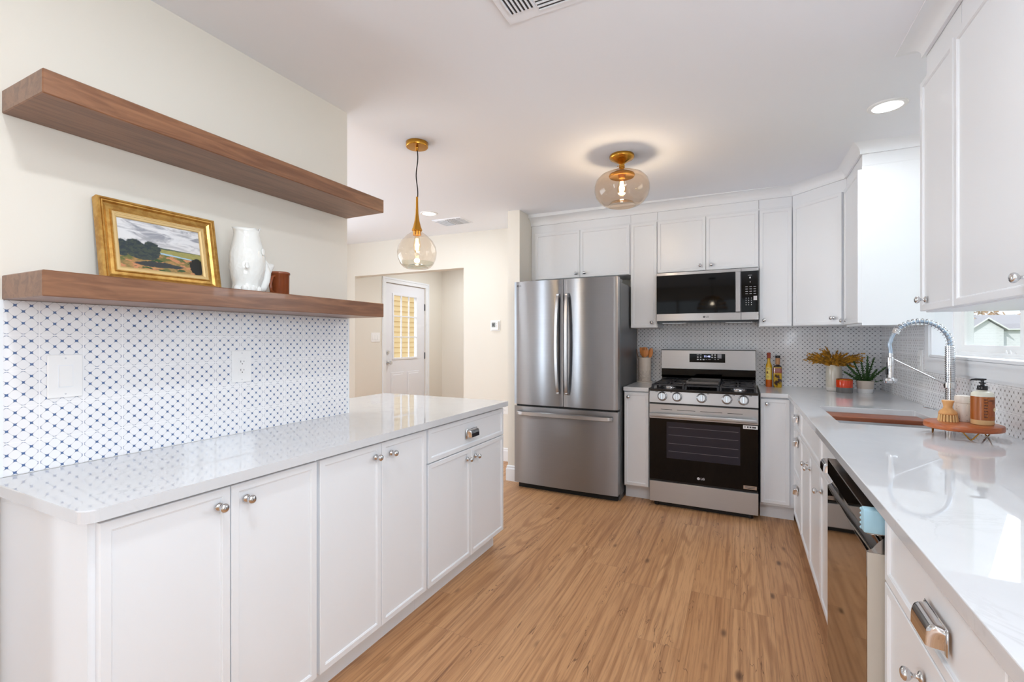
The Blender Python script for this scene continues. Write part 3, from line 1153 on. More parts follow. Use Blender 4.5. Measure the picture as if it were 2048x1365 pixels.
# ================================================================ fridge
def logo(parent, pos, right, up, size, mat, nm='maker_logo'):
    """round emblem followed by the two letters, as on the appliance"""
    r, u = Vector(right).normalized(), Vector(up).normalized()
    n = r.cross(u)
    b = B()
    c = Vector(pos)-r*size*0.9
    b.lathe([(size*0.5, 0), (size*0.5, 0.0004)], c, n, 20)
    obj('maker_emblem', b, mat, parent)
    text('LG', size*1.15, Vector(pos)+r*size*0.55+n*0.0002, r, u, mat, parent, nm, bold=True)


FX0, FX1, FY = -1.787, -0.872, 3.66
fr = thing('refrigerator', 'stainless steel French-door fridge with a bottom freezer drawer', 'refrigerator', ((FX0+FX1)/2, 4.05, 0))
b = B()
b.box(FX0+0.012, FX1-0.003, FY+0.085, 4.40, 0.03, 1.765, 0.004)
b.box(FX0+0.012, FX1-0.003, FY+0.085, 4.1, 0.0, 0.03)
obj('fridge_case', b, M['case_grey'], fr)


def curved_front(x0, x1, z0, z1, bulge, y, back, bev=0.006):
    """door with a gently bowed front, rounded vertical edges"""
    b = B()
    n = 20
    pts = []
    for i in range(n+1):
        s = i/n
        x = x0+(x1-x0)*s
        e = 1-(2*s-1)**2
        yy = y-bulge*e
        dx = min(x-x0, x1-x)
        if dx < 0.004:
            yy += 0.004
        pts.append((x, yy))
    pts += [(x1, back), (x0, back)]
    a = [b.v((px, py, z0)) for px, py in pts]
    c = [b.v((px, py, z1)) for px, py in pts]
    b.bridge(a, c)
    b.f(a)
    b.f(c)
    return b


xm = -1.333
for i, (x0, x1) in enumerate(((FX0, xm-0.0025), (xm+0.0025, FX1-0.006))):
    d = obj('door', curved_front(x0, x1, 0.737, 1.802, 0.010, FY+0.008, FY+0.08), M['steel'], fr, smooth=True, ang=25)
    hx = xm-0.038 if i == 0 else xm+0.038
    hb = B()
    ring0 = None
    n = 26
    for k in range(n+1):
        s = k/n
        z = 0.842+(1.682-0.842)*s
        out = 0.012+0.045*min(1, math.sin(PI*s)**0.45)
        sx = (1 if i else -1)*0.006*math.sin(PI*s)
        wv, dv = 0.0155, 0.007
        y = FY-out
        rr = [hb.v((hx+sx-wv, y+dv, z)), hb.v((hx+sx-wv*0.7, y-dv, z)), hb.v((hx+sx+wv*0.7, y-dv, z)), hb.v((hx+sx+wv, y+dv, z))]
        if ring0:
            hb.bridge(ring0, rr)
        else:
            hb.f(rr)
        ring0 = rr
    hb.f(ring0)
    for z in (0.86, 1.664):
        hb.box(hx-0.011, hx+0.011, FY-0.028, FY+0.006, z-0.014, z+0.014, 0.002)
    obj('door_handle', hb, M['steel_range'], d, smooth=True, ang=35)
fz = obj('freezer_drawer', curved_front(FX0, FX1-0.006, 0.054, 0.720, 0.012, FY+0.008, FY+0.08), M['steel'], fr, smooth=True, ang=25)
hb = B()
ring0 = None
for k in range(27):
    s = k/26
    x = -1.750+(-0.915+1.750)*s
    out = 0.014+0.036*min(1, math.sin(PI*s)**0.4)
    y = FY-out
    rr = [hb.v((x, y+0.007, 0.647)), hb.v((x, y-0.006, 0.652)), hb.v((x, y-0.006, 0.679)), hb.v((x, y+0.007, 0.685))]
    if ring0:
        hb.bridge(ring0, rr)
    else:
        hb.f(rr)
    ring0 = rr
hb.f(ring0)
for x in (-1.735, -0.93):
    hb.box(x-0.014, x+0.014, FY-0.03, FY+0.008, 0.655, 0.677, 0.002)
obj('drawer_handle', hb, M['steel_range'], fz, smooth=True, ang=35)
b = B()
obj('base_grille', B().box(FX0+0.02, FX1-0.02, FY+0.06, FY+0.085, 0.0, 0.054), M['rubber'], fr)
b.box(FX0+0.02, FX1-0.02, FY+0.02, FY+0.075, 0.720, 0.738)
obj('door_gasket', b, M['rubber'], fr)
obj('hinge_cover', B().box(FX1-0.085, FX1-0.012, FY+0.085, FY+0.2, 1.766, 1.795, 0.004), M['case_grey'], fr)
obj('hinge_cover', B().box(FX0+0.02, FX0+0.09, FY+0.085, FY+0.2, 1.766, 1.795, 0.004), M['case_grey'], fr)
for x in (FX0+0.06, FX1-0.06):
    obj('foot', B().cyl((x, FY+0.12, 0), (x, FY+0.12, 0.03), 0.018, 12), M['black'], fr)
logo(fr, (-1.738, FY+0.0018, 1.765), (1, 0, 0), (0, 0, 1), 0.016, M['mark_dark'])

# ================================================================ range
RX0, RX1, RY = -0.647, 0.108, 3.745
RC = (RX0+RX1)/2
rg = thing('gas_range', 'stainless freestanding gas range with black glass oven door', 'stove', (RC, 4.1, 0))
b = B()
b.box(RX0+0.004, RX1-0.004, RY+0.03, 4.41, 0.035, 0.895)
obj('range_body', b, M['case_grey'], rg)
b = B()
b.box(RX0, RX1, RY-0.002, RY+0.012, 0.905, 0.917, 0.002)
b.box(RX0, RX1, RY+0.010, 4.30, 0.893, 0.917, 0.003)
ck = obj('cooktop', b, M['enamel'], rg)
# burners
def burner(x, y, r):
    b = B()
    b.lathe([(r*1.25, 0.0), (r*1.2, 0.004), (r, 0.007), (r, 0.014), (r*0.96, 0.018), (r*0.7, 0.020), (0.001, 0.021)], (x, y, 0.917), (0, 0, 1), 28)
    return b


for x, y, r in ((RX0+0.13, RY+0.16, 0.042), (RX0+0.13, RY+0.42, 0.034), (RX1-0.13, RY+0.16, 0.046), (RX1-0.13, RY+0.42, 0.034), (RC, RY+0.29, 0.04)):
    obj('burner', burner(x, y, r), M['knob_silver'] if r > 0.04 else M['enamel'], rg, smooth=True)
# continuous grates in three sections
gw = (RX1-RX0-0.02)/3
for i in range(3):
    x0 = RX0+0.01+gw*i+0.003
    x1 = x0+gw-0.006
    y0, y1 = RY+0.035, RY+0.535
    zt = 0.950
    b = B()
    def bar(a0, a1, c0, c1, z0=0.938, z1=zt):
        b.box(a0, a1, c0, c1, z0, z1, 0.002)
    bar(x0, x1, y0, y0+0.012)
    bar(x0, x1, y1-0.012, y1)
    bar(x0, x0+0.012, y0, y1)
    bar(x1-0.012, x1, y0, y1)
    ym = (y0+y1)/2
    xm_ = (x0+x1)/2
    if i != 1:
        bar(x0, x1, ym-0.006, ym+0.006)
        for yc in (RY+0.16, RY+0.42):
            for k in range(8):
                a = k*PI/4
                p0 = Vector((xm_+math.cos(a)*0.028, yc+math.sin(a)*0.028, 0.946))
                L = 0.098 if k % 2 == 0 else 0.085
                p1 = Vector((xm_+math.cos(a)*L, yc+math.sin(a)*L, 0.946))
                b.tube([p0, p1], 0.0055, 6)
        for k in range(4):
            yy = y0+0.03+k*(y1-y0-0.06)/3
            b.tube([(x0+0.01, yy, 0.944), (xm_-0.06, yy, 0.944)], 0.0045, 6)
            b.tube([(x1-0.01, yy, 0.944), (xm_+0.06, yy, 0.944)], 0.0045, 6)
    for xx in (x0+0.006, x1-0.006):
        for yy in (y0+0.006, y1-0.006, ym):
            b.box(xx-0.008, xx+0.008, yy-0.008, yy+0.008, 0.915, 0.946, 0.002)
    obj('grate', b, M['iron'], rg)
# griddle plate over the middle burner
b = B()
gx0, gx1, gy0_, gy1_ = RC-0.118, RC+0.118, RY+0.085, RY+0.475
b.box(gx0, gx1, gy0_, gy1_, 0.951, 0.957)
for (a0, a1, c0, c1) in ((gx0, gx1, gy0_, gy0_+0.008), (gx0, gx1, gy1_-0.008, gy1_), (gx0, gx0+0.008, gy0_, gy1_), (gx1-0.008, gx1, gy0_, gy1_)):
    b.box(a0, a1, c0, c1, 0.951, 0.974, 0.002)
obj('griddle', b, plain('griddle_plate', srgb(96, 92, 90), 0.35, 0.6), rg)
# front control panel (slightly sloped) with knobs
b = B()
sl = 0.012
for (ya, za), (yb, zb) in (((RY, 0.810), (RY+sl, 0.906)),):
    vs = [b.v((x, y, z)) for x in (RX0, RX1) for (y, z) in ((ya, za), (yb, zb), (RY+0.05, zb), (RY+0.05, za))]
    b.f(vs[:4]); b.f(vs[4:])
    for i in range(4):
        b.f([vs[i], vs[(i+1) % 4], vs[4+(i+1) % 4], vs[4+i]])
cp = obj('control_panel', b, M['steel_range'], rg)
kn = Vector((0, -0.096, sl)).normalized()
for kx in (-0.551, -0.442, -0.268, -0.096, 0.013):
    c = Vector((kx, RY+0.006, 0.859))
    b = B()
    b.lathe([(0.034, 0), (0.034, 0.004), (0.030, 0.007), (0.027, 0.022), (0.025, 0.024), (0.001, 0.024)], c, kn, 30)
    k = obj('burner_knob', b, M['knob_silver'], cp, smooth=True, ang=30)
    up = Vector((0, sl, 0.096)).normalized()
    m = Matrix.Identity(4)
    for i in range(3):
        m[i][0], m[i][1], m[i][2], m[i][3] = (1, 0, 0)[i], -kn[i], up[i], c[i]
    b = B(m)
    b.box(-0.006, 0.006, -0.034, -0.022, -0.024, 0.024, 0.002)
    obj('grip', b, M['chrome'], k)
    b = B()
    b.lathe([(0.0365, 0), (0.0365, 0.0012)], c, kn, 30)
    obj('knob_ring', b, M['mark_dark'], k)
    b = B(m)
    sx = 0.038 if kx > -0.3 else -0.05
    b.box(sx, sx+0.006, -0.0008, 0.0, 0.030, 0.036)
    b.box(sx+0.008, sx+0.014, -0.0008, 0.0, 0.030, 0.036)
    obj('burner_mark', b, M['mark_dark'], cp)
obj('shadow_gap', B().box(RX0+0.002, RX1-0.002, RY+0.012, RY+0.04, 0.797, 0.81), M['black'], rg)
obj('shadow_gap', B().box(RX0+0.002, RX1-0.002, RY+0.012, RY+0.04, 0.196, 0.214), M['black'], rg)
obj('base_plinth', B().box(RX0+0.03, RX1-0.03, RY+0.05, RY+0.08, 0.0, 0.04), M['black'], rg)
# oven door: steel top band with vents, black glass, window, handle
b = B()
b.box(RX0, RX1, RY, RY+0.035, 0.686, 0.797, 0.002)
od = obj('oven_door', b, M['steel_range'], rg)
b = B()
x = RX0+0.085
for wv in (0.085, 0.13, 0.15, 0.1):
    b.box(x, x+wv, RY-0.0006, RY+0.001, 0.757, 0.7605)
    x += wv+0.035
obj('door_vent', b, M['black'], od)
obj('door_glass', B().box(RX0+0.001, RX1-0.001, RY+0.002, RY+0.03, 0.213, 0.686, 0.001), M['gloss_black'], od)
obj('oven_window', B().box(-0.519, -0.008, RY+0.0012, RY+0.0022, 0.385, 0.665), plain('oven_window_glass', srgb(38, 38, 48), 0.06, spec=0.3), od)
b = B()
for z in (0.44, 0.50, 0.565, 0.625):
    b.box(-0.505, -0.02, RY+0.0004, RY+0.0012, z-0.0012, z+0.0012)
obj('oven_rack', b, plain('dim_rack_wire', srgb(112, 110, 116), 0.4), od)
b = B()
b.box(RX0+0.006, RX1-0.006, RY-0.048, RY-0.030, 0.703, 0.733, 0.006, 3)
for x in (RX0+0.03, RX1-0.03):
    b.box(x-0.015, x+0.015, RY-0.034, RY+0.002, 0.708, 0.728, 0.003)
obj('oven_handle', b, M['steel_range'], od, smooth=True, ang=30)
obj('storage_drawer', B().box(RX0, RX1, RY, RY+0.035, 0.040, 0.197, 0.002), M['steel_range'], rg)
logo(od, (RC-0.002, RY-0.0002+0.002, 0.254), (1, 0, 0), (0, 0, 1), 0.020, M['mark'])
# stickers on the glass
b = B()
b.box(0.010, 0.104, RY+0.0006, RY+0.002, 0.655, 0.681)
st = obj('sticker', b, M['plastic_white'], od)
b = B()
for i, wv in enumerate((0.006, 0.012, 0.014, 0.02, 0.012)):
    b.box(0.020+i*0.016, 0.020+i*0.016+wv*0.8, RY+0.0002, RY+0.0007, 0.662, 0.674)
obj('sticker_print', b, M['mark_dark'], st)
b = B()
b.box(0.012, 0.098, RY+0.0006, RY+0.002, 0.222, 0.247)
st2 = obj('rating_plate', b, M['knob_silver'], od)
b = B()
b.box(0.022, 0.088, RY+0.0002, RY+0.0007, 0.238, 0.242)
b.box(0.022, 0.088, RY+0.0002, RY+0.0007, 0.228, 0.232)
obj('plate_print', b, M['mark_dark'], st2)
for x in (RX0+0.05, RX1-0.05):
    obj('foot', B().cyl((x, RY+0.06, 0.0), (x, RY+0.06, 0.04), 0.02, 14), M['black'], rg)
# backguard
b = B()
b.box(RX0+0.012, RX1-0.004, 4.27, 4.415, 1.045, 1.207, 0.002)
bgd = obj('backguard', b, M['steel_range'], rg)
b = B()
b.box(RX0+0.012, RX1-0.004, 4.268, 4.415, 1.207, 1.212)
b.box(RX0+0.012, RX1-0.004, 4.30, 4.41, 0.915, 1.045)
obj('backguard_base', b, M['enamel'], rg)
b = B()
b.prism([(4.275, 0.99), (4.275, 1.043), (4.30, 1.043), (4.30, 0.965)], RX0+0.014, RX1-0.006)
b.bm.transform(Matrix(((0, 0, 1, 0), (1, 0, 0, 0), (0, 1, 0, 0), (0, 0, 0, 1))))
obj('rear_vent', b, M['gloss_black'], rg)
dp = obj('display', B().box(-0.402, -0.122, 4.2675, 4.27, 1.104, 1.178), M['gloss_black'], bgd)
text('11:46', 0.024, (-0.262, 4.2672, 1.155), (1, 0, 0), (0, 0, 1), M['display'], dp, 'clock_digits')
b = B()
for (cx, cz, w_, h_) in ((-0.335, 1.168, .016, .004), (-0.312, 1.168, .014, .004), (-0.335, 1.148, .011, .011), (-0.312, 1.148, .011, .011),
                         (-0.335, 1.128, .014, .010), (-0.312, 1.128, .011, .010), (-0.289, 1.128, .014, .010), (-0.267, 1.130, .012, .003), (-0.243, 1.130, .020, .003),
                         (-0.222, 1.168, .011, .010), (-0.199, 1.168, .013, .009), (-0.222, 1.148, .013, .010), (-0.199, 1.148, .013, .010), (-0.199, 1.130, .007, .007), (-0.176, 1.130, .013, .004)):
    b.box(cx-w_/2, cx+w_/2, 4.267, 4.2676, cz-h_/2, cz+h_/2)
obj('touch_keys', b, M['mark'], dp)
obj('start_key', B().box(-0.182, -0.150, 4.2669, 4.2676, 1.140, 1.175), plain('grey_key', srgb(150, 150, 158), 0.4), dp)

# ================================================================ microwave
MX0, MX1, MYF = -0.638, 0.118, 4.03
mw = thing('microwave_oven', 'over-the-range microwave with black glass door and steel trim', 'microwave', ((MX0+MX1)/2, 4.2, 1.435))
obj('microwave_body', B().box(MX0, MX1, MYF+0.03, YB, 1.437, 1.855), M['case_grey'], mw)
XS = -0.003
b = B()
b.box(MX0, XS-0.001, MYF, MYF+0.03, 1.829, 1.852, 0.001)
b.box(MX0, XS-0.001, MYF, MYF+0.03, 1.452, 1.511, 0.001)
b.box(-0.044, XS-0.004, MYF-0.012, MYF+0.03, 1.512, 1.829, 0.004)
md_ = obj('microwave_door', b, M['steel_range'], mw)
obj('door_window', B().box(MX0, -0.044, MYF+0.002, MYF+0.03, 1.511, 1.829), M['gloss_black'], md_)
obj('control_trim', B().box(XS+0.001, MX1, MYF, MYF+0.03, 1.829, 1.852, 0.001), M['steel_range'], mw)
obj('control_trim', B().box(XS+0.001, MX1, MYF, MYF+0.03, 1.452, 1.511, 0.001), M['steel_range'], mw)
cpn = obj('control_panel', B().box(XS+0.003, MX1-0.004, MYF+0.002, MYF+0.03, 1.511, 1.829), M['gloss_black'], mw)
b = B()
px0 = 0.030
for r in range(4):
    for c in range(3):
        b.box(px0+c*0.018, px0+c*0.018+0.004, MYF+0.0012, MYF+0.002, 1.565+r*0.017, 1.571+r*0.017)
for r in range(4):
    for c in range(3):
        b.box(px0-0.003+c*0.028, px0-0.003+c*0.028+0.017, MYF+0.0012, MYF+0.002, 1.652+r*0.018, 1.655+r*0.018)
b.box(0.045, 0.072, MYF+0.0012, MYF+0.002, 1.795, 1.798)
b.box(0.054, 0.064, MYF+0.0012, MYF+0.002, 1.772, 1.784)
b.box(0.058, 0.062, MYF+0.0012, MYF+0.002, 1.74, 1.748)
obj('touch_keys', b, M['mark'], cpn)
b = B()
b.box(0.083, 0.107, MYF+0.001, MYF+0.002, 1.602, 1.617)
b.box(0.083, 0.107, MYF+0.001, MYF+0.002, 1.618, 1.635)
obj('start_key', b, M['mark'], cpn)
b = B()
b.box(MX0+0.005, MX1-0.003, MYF+0.012, MYF+0.35, 1.436, 1.452, 0.002)
obj('vent_base', b, M['enamel'], mw)
obj('grease_filter', B().box(MX0+0.04, MX0+0.23, MYF+0.03, MYF+0.16, 1.433, 1.436), M['knob_silver'], mw)
obj('grease_filter', B().box(MX1-0.23, MX1-0.04, MYF+0.03, MYF+0.16, 1.433, 1.436), M['knob_silver'], mw)
logo(md_, (-0.255, MYF-0.0003, 1.481), (1, 0, 0), (0, 0, 1), 0.016, M['mark_dark'])

# ================================================================ dishwasher
DY0, DY1, DXF = 1.452, 2.052, 0.284
dw = thing('dishwasher', 'stainless dishwasher with a pocket handle, its door mirroring the floor', 'dishwasher', (0.55, 1.75, 0))
obj('dishwasher_tub', B().box(0.345, XR-0.05, DY0+0.004, DY1-0.004, 0.02, 0.872), M['case_grey'], dw)
b = B()
b.box(DXF, 0.335, DY0+0.002, DY1-0.002, 0.100, 0.760, 0.002)
ddr = obj('door', b, M['steel_dark'], dw)
obj('door_edge', B().box(DXF+0.0015, 0.336, DY0+0.0005, DY0+0.002, 0.101, 0.759), plain('warm_grey_panel_edge', srgb(196, 188, 176), 0.45), ddr)
b = B()
b.box(DXF, 0.335, DY0+0.002, DY1-0.002, 0.804, 0.861, 0.002)
dcp = obj('control_strip', b, M['steel_dark'], dw)
# sloping lip of the pocket between door and strip
b = B()
prof = [(DXF+0.0005, 0.759), (DXF+0.0005, 0.763), (DXF+0.012, 0.770), (DXF+0.024, 0.788), (DXF+0.036, 0.800), (DXF+0.050, 0.803), (DXF+0.050, 0.759)]
ra = [b.v((x, DY0+0.002, z)) for x, z in prof]
rb = [b.v((x, DY1-0.002, z)) for x, z in prof]
b.bridge(ra, rb)
b.f(ra)
b.f(rb)
obj('pocket_handle', b, M['steel_dark'], dw, smooth=True, ang=50)
obj('toe_plate', B().box(0.40, 0.42, DY0, DY1, 0.0, 0.1), M['black'], dw)
# blue foam corner guard
b = B()
b.box(DXF-0.007, 0.325, DY0-0.004, DY0+0.03, 0.808, 0.868, 0.005, 2)
for i in range(5):
    b.sphere((DXF-0.005, DY0+0.028, 0.812+i*0.012), 0.0045, 8, 6)
obj('foam_guard', b, M['foam'], None, smooth=True, ang=40, label='pale blue foam corner guard on the near top corner of the dishwasher', cat='foam guard', loc=(0.29, DY0, 0.808))

# ================================================================ sink
sk = thing('sink', 'white undermount sink let into the window worktop', 'sink', ((SX0+SX1)/2, (SY0+SY1)/2, 0.68))
b = B()
def rect_ring(i, z, r=0.02):
    return [b.v((x, y, z)) for x, y in rounded([(SX0-0.008+i, SY0-0.008+i), (SX1+0.008-i, SY0-0.008+i), (SX1+0.008-i, SY1+0.008-i), (SX0-0.008+i, SY1+0.008-i)], [r]*4, 4)]
L = [rect_ring(-0.02, CB-0.001), rect_ring(0, CB-0.001), rect_ring(0.0, 0.868), rect_ring(0.016, 0.868), rect_ring(0.018, 0.70, 0.03), rect_ring(0.05, 0.685, 0.05)]
for a, c in zip(L, L[1:]):
    b.bridge(a, c)
b.f(L[-1])
obj('sink_bowl', b, plain('sink_white', srgb(225, 225, 226), 0.15), sk, smooth=True, ang=40)
b = B()
b.box(SX0-0.006, SX1+0.006, 2.915, 2.935, 0.866, 0.878)
obj('steel_rail', b, M['chrome'], sk)
b = B()
b.lathe([(0.045, 0), (0.045, 0.002), (0.03, 0.003), (0.001, 0.001)], ((SX0+SX1)/2, (SY0+SY1)/2, 0.685), (0, 0, 1), 24)
obj('drain', b, M['chrome'], sk)
b = B()
b.box(SX0+0.012, SX1-0.012, 2.945, 3.115, 0.870, 0.896, 0.003, 2)
obj('cutting_board', b, M['board'], label='reddish walnut cutting board resting inside the sink', cat='cutting board', loc=(0.62, 3.03, 0.870))

# ================================================================ faucet
FP = Vector((0.885, 2.89, CT))
fa = thing('faucet', 'tall chrome spring-neck faucet behind the sink', 'faucet', FP)
b = B()
b.lathe([(0.026, 0), (0.026, 0.006), (0.022, 0.012), (0.0195, 0.06), (0.019, 0.064), (0.019, 0.092)], FP, (0, 0, 1), 24)
obj('faucet_base', b, M['chrome'], fa, smooth=True, ang=30)
b = B()
b.lathe([(0.0205, 0.152), (0.023, 0.155), (0.023, 0.180), (0.0205, 0.183)], FP, (0, 0, 1), 24)
obj('clamp_ring', b, M['chrome'], fa, smooth=True, ang=30)
b = B()
b.cyl(FP+Vector((0, 0, 0.09)), FP+Vector((0, 0, 0.355)), 0.0155, 20)
z = 0.09
pr = []
while z < 0.352:
    pr += [(0.0162, z), (0.0192, z+0.0015), (0.0192, z+0.0060), (0.0162, z+0.0075)]
    z += 0.0088
b.lathe(pr, FP, (0, 0, 1), 24)
obj('ribbed_column', b, M['chrome'], fa, smooth=True, ang=30)
# hose arc
R_ = 0.113
arc = []
top = FP+Vector((0, 0, 0.355))
for i in range(41):
    a = PI*i/40*0.95
    arc.append(top+Vector((-R_+R_*math.cos(a), 0, R_*1.02*math.sin(a))))
last = arc[-1]
for i in range(1, 9):
    arc.append(last+Vector((-0.004*(1 if i < 4 else 0.3)*math.cos(i*0.3), 0, -0.009*i)))
b = B()
b.tube(arc, 0.0082, 14)
obj('hose', b, plain('blue_grey_hose', srgb(168, 184, 200), 0.25, 0.7), fa, smooth=True)
b = B()
pts = []
turns = 17
ns = turns*14
for i in range(ns+1):
    s = i/ns
    a = PI*0.80*s
    cc = top+Vector((-R_+R_*math.cos(a), 0, R_*1.02*math.sin(a)))
    er = Vector((math.cos(a), 0, math.sin(a)))
    t_ = 2*PI*turns*s
    pts.append(cc+er*0.0150*math.cos(t_)+Vector((0, 1, 0))*0.0150*math.sin(t_))
b.tube(pts, 0.0019, 6)
obj('spring_coil', b, M['chrome'], fa, smooth=True)
ae = arc[33]
b = B()
b.cyl(ae+Vector((0.004, 0, 0.010)), ae+Vector((-0.006, 0, -0.014)), 0.0155, 18)
obj('hose_collar', b, M['chrome'], fa, smooth=True, ang=30)
he = Vector((arc[-1].x, FP.y, arc[-1].z))
b = B()
b.lathe([(0.0088, 0.016), (0.0088, -0.004), (0.0138, -0.006), (0.0145, -0.010), (0.0145, -0.045), (0.0125, -0.048), (0.0118, -0.105), (0.028, -0.110), (0.030, -0.120), (0.024, -0.132), (0.001, -0.132)], he, (0, 0, 1), 22)
hd = obj('spray_head', b, M['chrome'], fa, smooth=True, ang=30)
b = B()
b.box(he.x-0.020, he.x-0.0118, he.y-0.007, he.y+0.007, he.z-0.092, he.z-0.060, 0.003)
b.cyl((he.x-0.0155, he.y, he.z-0.11), (he.x-0.0155, he.y, he.z-0.03), 0.0012, 6)
obj('spray_trigger', b, M['black'], hd)
b = B()
b.cyl((he.x+0.014, he.y, he.z-0.016), (FP.x-0.017, FP.y, FP.z+0.172), 0.0032, 10)
obj('support_arm', b, M['chrome'], fa, smooth=True)
b = B()
b.cyl(FP+Vector((0, 0, 0.04)), FP+Vector((-0.035, -0.004, 0.04)), 0.011, 14)
b.tube([FP+Vector((-0.03, -0.004, 0.044)), FP+Vector((-0.07, -0.004, 0.056)), FP+Vector((-0.10, -0.004, 0.062))], 0.0042, 8)
obj('lever_handle', b, M['chrome'], fa, smooth=True, ang=40)

# ================================================================ things on the worktops
# utensil crock
CX, CY_ = -0.782, 4.285
t = thing('utensil_crock', 'cream ceramic crock with a carved leaf pattern beside the fridge', 'utensil crock', (CX, CY_, CT))
N = NT('cream_carved_ceramic')
co = N.objco()
N.base(N.mix(N.noise(co, 12, 3), srgb(228, 214, 200), srgb(214, 198, 184)))
zz = N.xyz()[2]
msk = N.math('SUBTRACT', 1.0, N.step(zz, 0.10, 0.13))
vo = N.n('ShaderNodeTexVoronoi', feature='DISTANCE_TO_EDGE')
vo.inputs['Scale'].default_value = 38
N.link(co, vo.inputs['Vector'])
N.bump(N.math('MULTIPLY', N.math('SUBTRACT', 1.0, N.step(vo.outputs[0], 0.02, 0.1)), msk), 0.9, 0.003)
N.set(rough=0.45)
b = B()
b.lathe([(0.053, 0.012), (0.056, 0.016), (0.057, 0.215), (0.0575, 0.222), (0.054, 0.224), (0.052, 0.218), (0.051, 0.02), (0.001, 0.018)], (CX, CY_, CT), (0, 0, 1), 36)
obj('crock_body', b, N.m, t, smooth=True, ang=50)
b = B()
b.lathe([(0.05, 0), (0.066, 0.001), (0.068, 0.006), (0.066, 0.011), (0.03, 0.012)], (CX, CY_, CT), (0, 0, 1), 36)
obj('saucer', b, M['stone_cream'], t, smooth=True)


def utensil(name, label, kind, base, top, w, mat):
    base, top = Vector(base), Vector(top)
    d = (top-base).normalized()
    t_side = Vector((1, 0, 0))
    t_side = (t_side-d*t_side.dot(d)).normalized()
    nrm = d.cross(t_side)
    b = B()
    L = (top-base).length
    hl = 0.085 if kind != 'stick' else 0.0
    b.tube([base, top-d*hl], 0.0048, 8)
    def P2(u, v, n):
        return top-d*hl+d*v+t_side*u+nrm*n
    if kind in ('spoon', 'fork', 'paddle'):
        prof = []
        for i in range(9):
            v = hl*i/8
            s = i/8
            if kind == 'paddle':
                ww = w*(0.25+0.75*min(1, s*2.2))
            else:
                ww = w*max(0.22, math.sin(PI*(0.12+0.80*s))**0.6)
            prof.append((ww/2, v))
        fr_, bk = [], []
        for ww, v in prof:
            fr_.append([b.v(P2(ww*k, v, 0.003+0.008*(k*k)*(1 if kind != 'paddle' else 0))) for k in (-1, -0.5, 0, 0.5, 1)])
            bk.append([b.v(P2(ww*k, v, -0.003+0.008*(k*k)*(1 if kind != 'paddle' else 0))) for k in (-1, -0.5, 0, 0.5, 1)])
        for G in (fr_, bk):
            for a, c in zip(G, G[1:]):
                for j in range(4):
                    b.f([a[j], a[j+1], c[j+1], c[j]])
        for i in range(8):
            for j in (0, 4):
                b.f([fr_[i][j], fr_[i+1][j], bk[i+1][j], bk[i][j]])
        for i in (0, 8):
            for j in range(4):
                b.f([fr_[i][j], fr_[i][j+1], bk[i][j+1], bk[i][j]])
    o = obj(name, b, mat, label=label, cat='utensil', group='wooden utensils in the crock', smooth=True, ang=50, loc=tuple(base))
    if kind == 'fork':
        b = B()
        for k in (-0.5, 0.0, 0.5):
            p = P2(w*k*0.45, hl-0.024, -0.0034)
            b.box(p.x-0.0022, p.x+0.0022, p.y-0.0006, p.y+0.0006, p.z-0.002, p.z+0.02)
        obj('tine_gap', b, plain('brown_gap', srgb(96, 54, 28), 0.7), o)
    return o


zb = CT+0.022
utensil('wooden_fork', 'orange-brown wooden spork with slots, middle of the crock', 'fork', (CX+0.003, CY_-0.006, zb), (CX+0.004, CY_-0.016, CT+0.315), 0.066, M['spoon'])
utensil('wooden_spatula', 'flat pale wooden spatula standing behind the spork', 'paddle', (CX-0.01, CY_+0.02, zb), (CX-0.026, CY_+0.022, CT+0.313), 0.046, M['spoon'])
utensil('wooden_spoon', 'wooden spoon leaning to the right in the crock', 'spoon', (CX+0.015, CY_+0.004, zb), (CX+0.056, CY_+0.004, CT+0.308), 0.04, M['spoon'])
utensil('dark_stirrer', 'dark thin wooden stirrer leaning to the left in the crock', 'stick', (CX-0.02, CY_+0.0, zb), (CX-0.072, CY_-0.005, CT+0.298), 0.01, M['spoon_dark'])

# oil bottles
N = NT('amber_liquid_glass')
zz = N.xyz()[2]
N.base(N.mix(N.step(zz, 0.055, 0.06), srgb(196, 92, 22), srgb(206, 158, 12)))
N.set(rough=0.05, coat=0.5)
oil_m = N.m
ox, oy = 0.200, 4.33
t = thing('oil_bottle', 'slim bottle of golden oil with a cream label and wax-red cap', 'bottle', (ox, oy, CT), 'bottles beside the stove')
b = B()
b.lathe([(0.001, 0.0), (0.0216, 0.0), (0.0234, 0.004), (0.02385, 0.16), (0.0216, 0.178), (0.01215, 0.200), (0.0108, 0.225), (0.01125, 0.236), (0.001, 0.236)], (ox, oy, CT), (0, 0, 1), 28)
obj('bottle_glass', b, oil_m, t, smooth=True, ang=60)
b = B()
b.lathe([(0.01305, 0.232), (0.01368, 0.236), (0.0135, 0.266), (0.0153, 0.270), (0.0153, 0.277), (0.001, 0.279)], (ox, oy, CT), (0, 0, 1), 24)
obj('cap', b, plain('wax_red', srgb(150, 66, 44), 0.35), t, smooth=True, ang=40)


def arc_label(b, c, r, a0, a1, z0, z1, n=12):
    A = [b.v((c[0]+r*math.cos(a0+(a1-a0)*i/n), c[1]+r*math.sin(a0+(a1-a0)*i/n), z0)) for i in range(n+1)]
    C = [b.v((c[0]+r*math.cos(a0+(a1-a0)*i/n), c[1]+r*math.sin(a0+(a1-a0)*i/n), z1)) for i in range(n+1)]
    for i in range(n):
        b.f([A[i], A[i+1], C[i+1], C[i]])


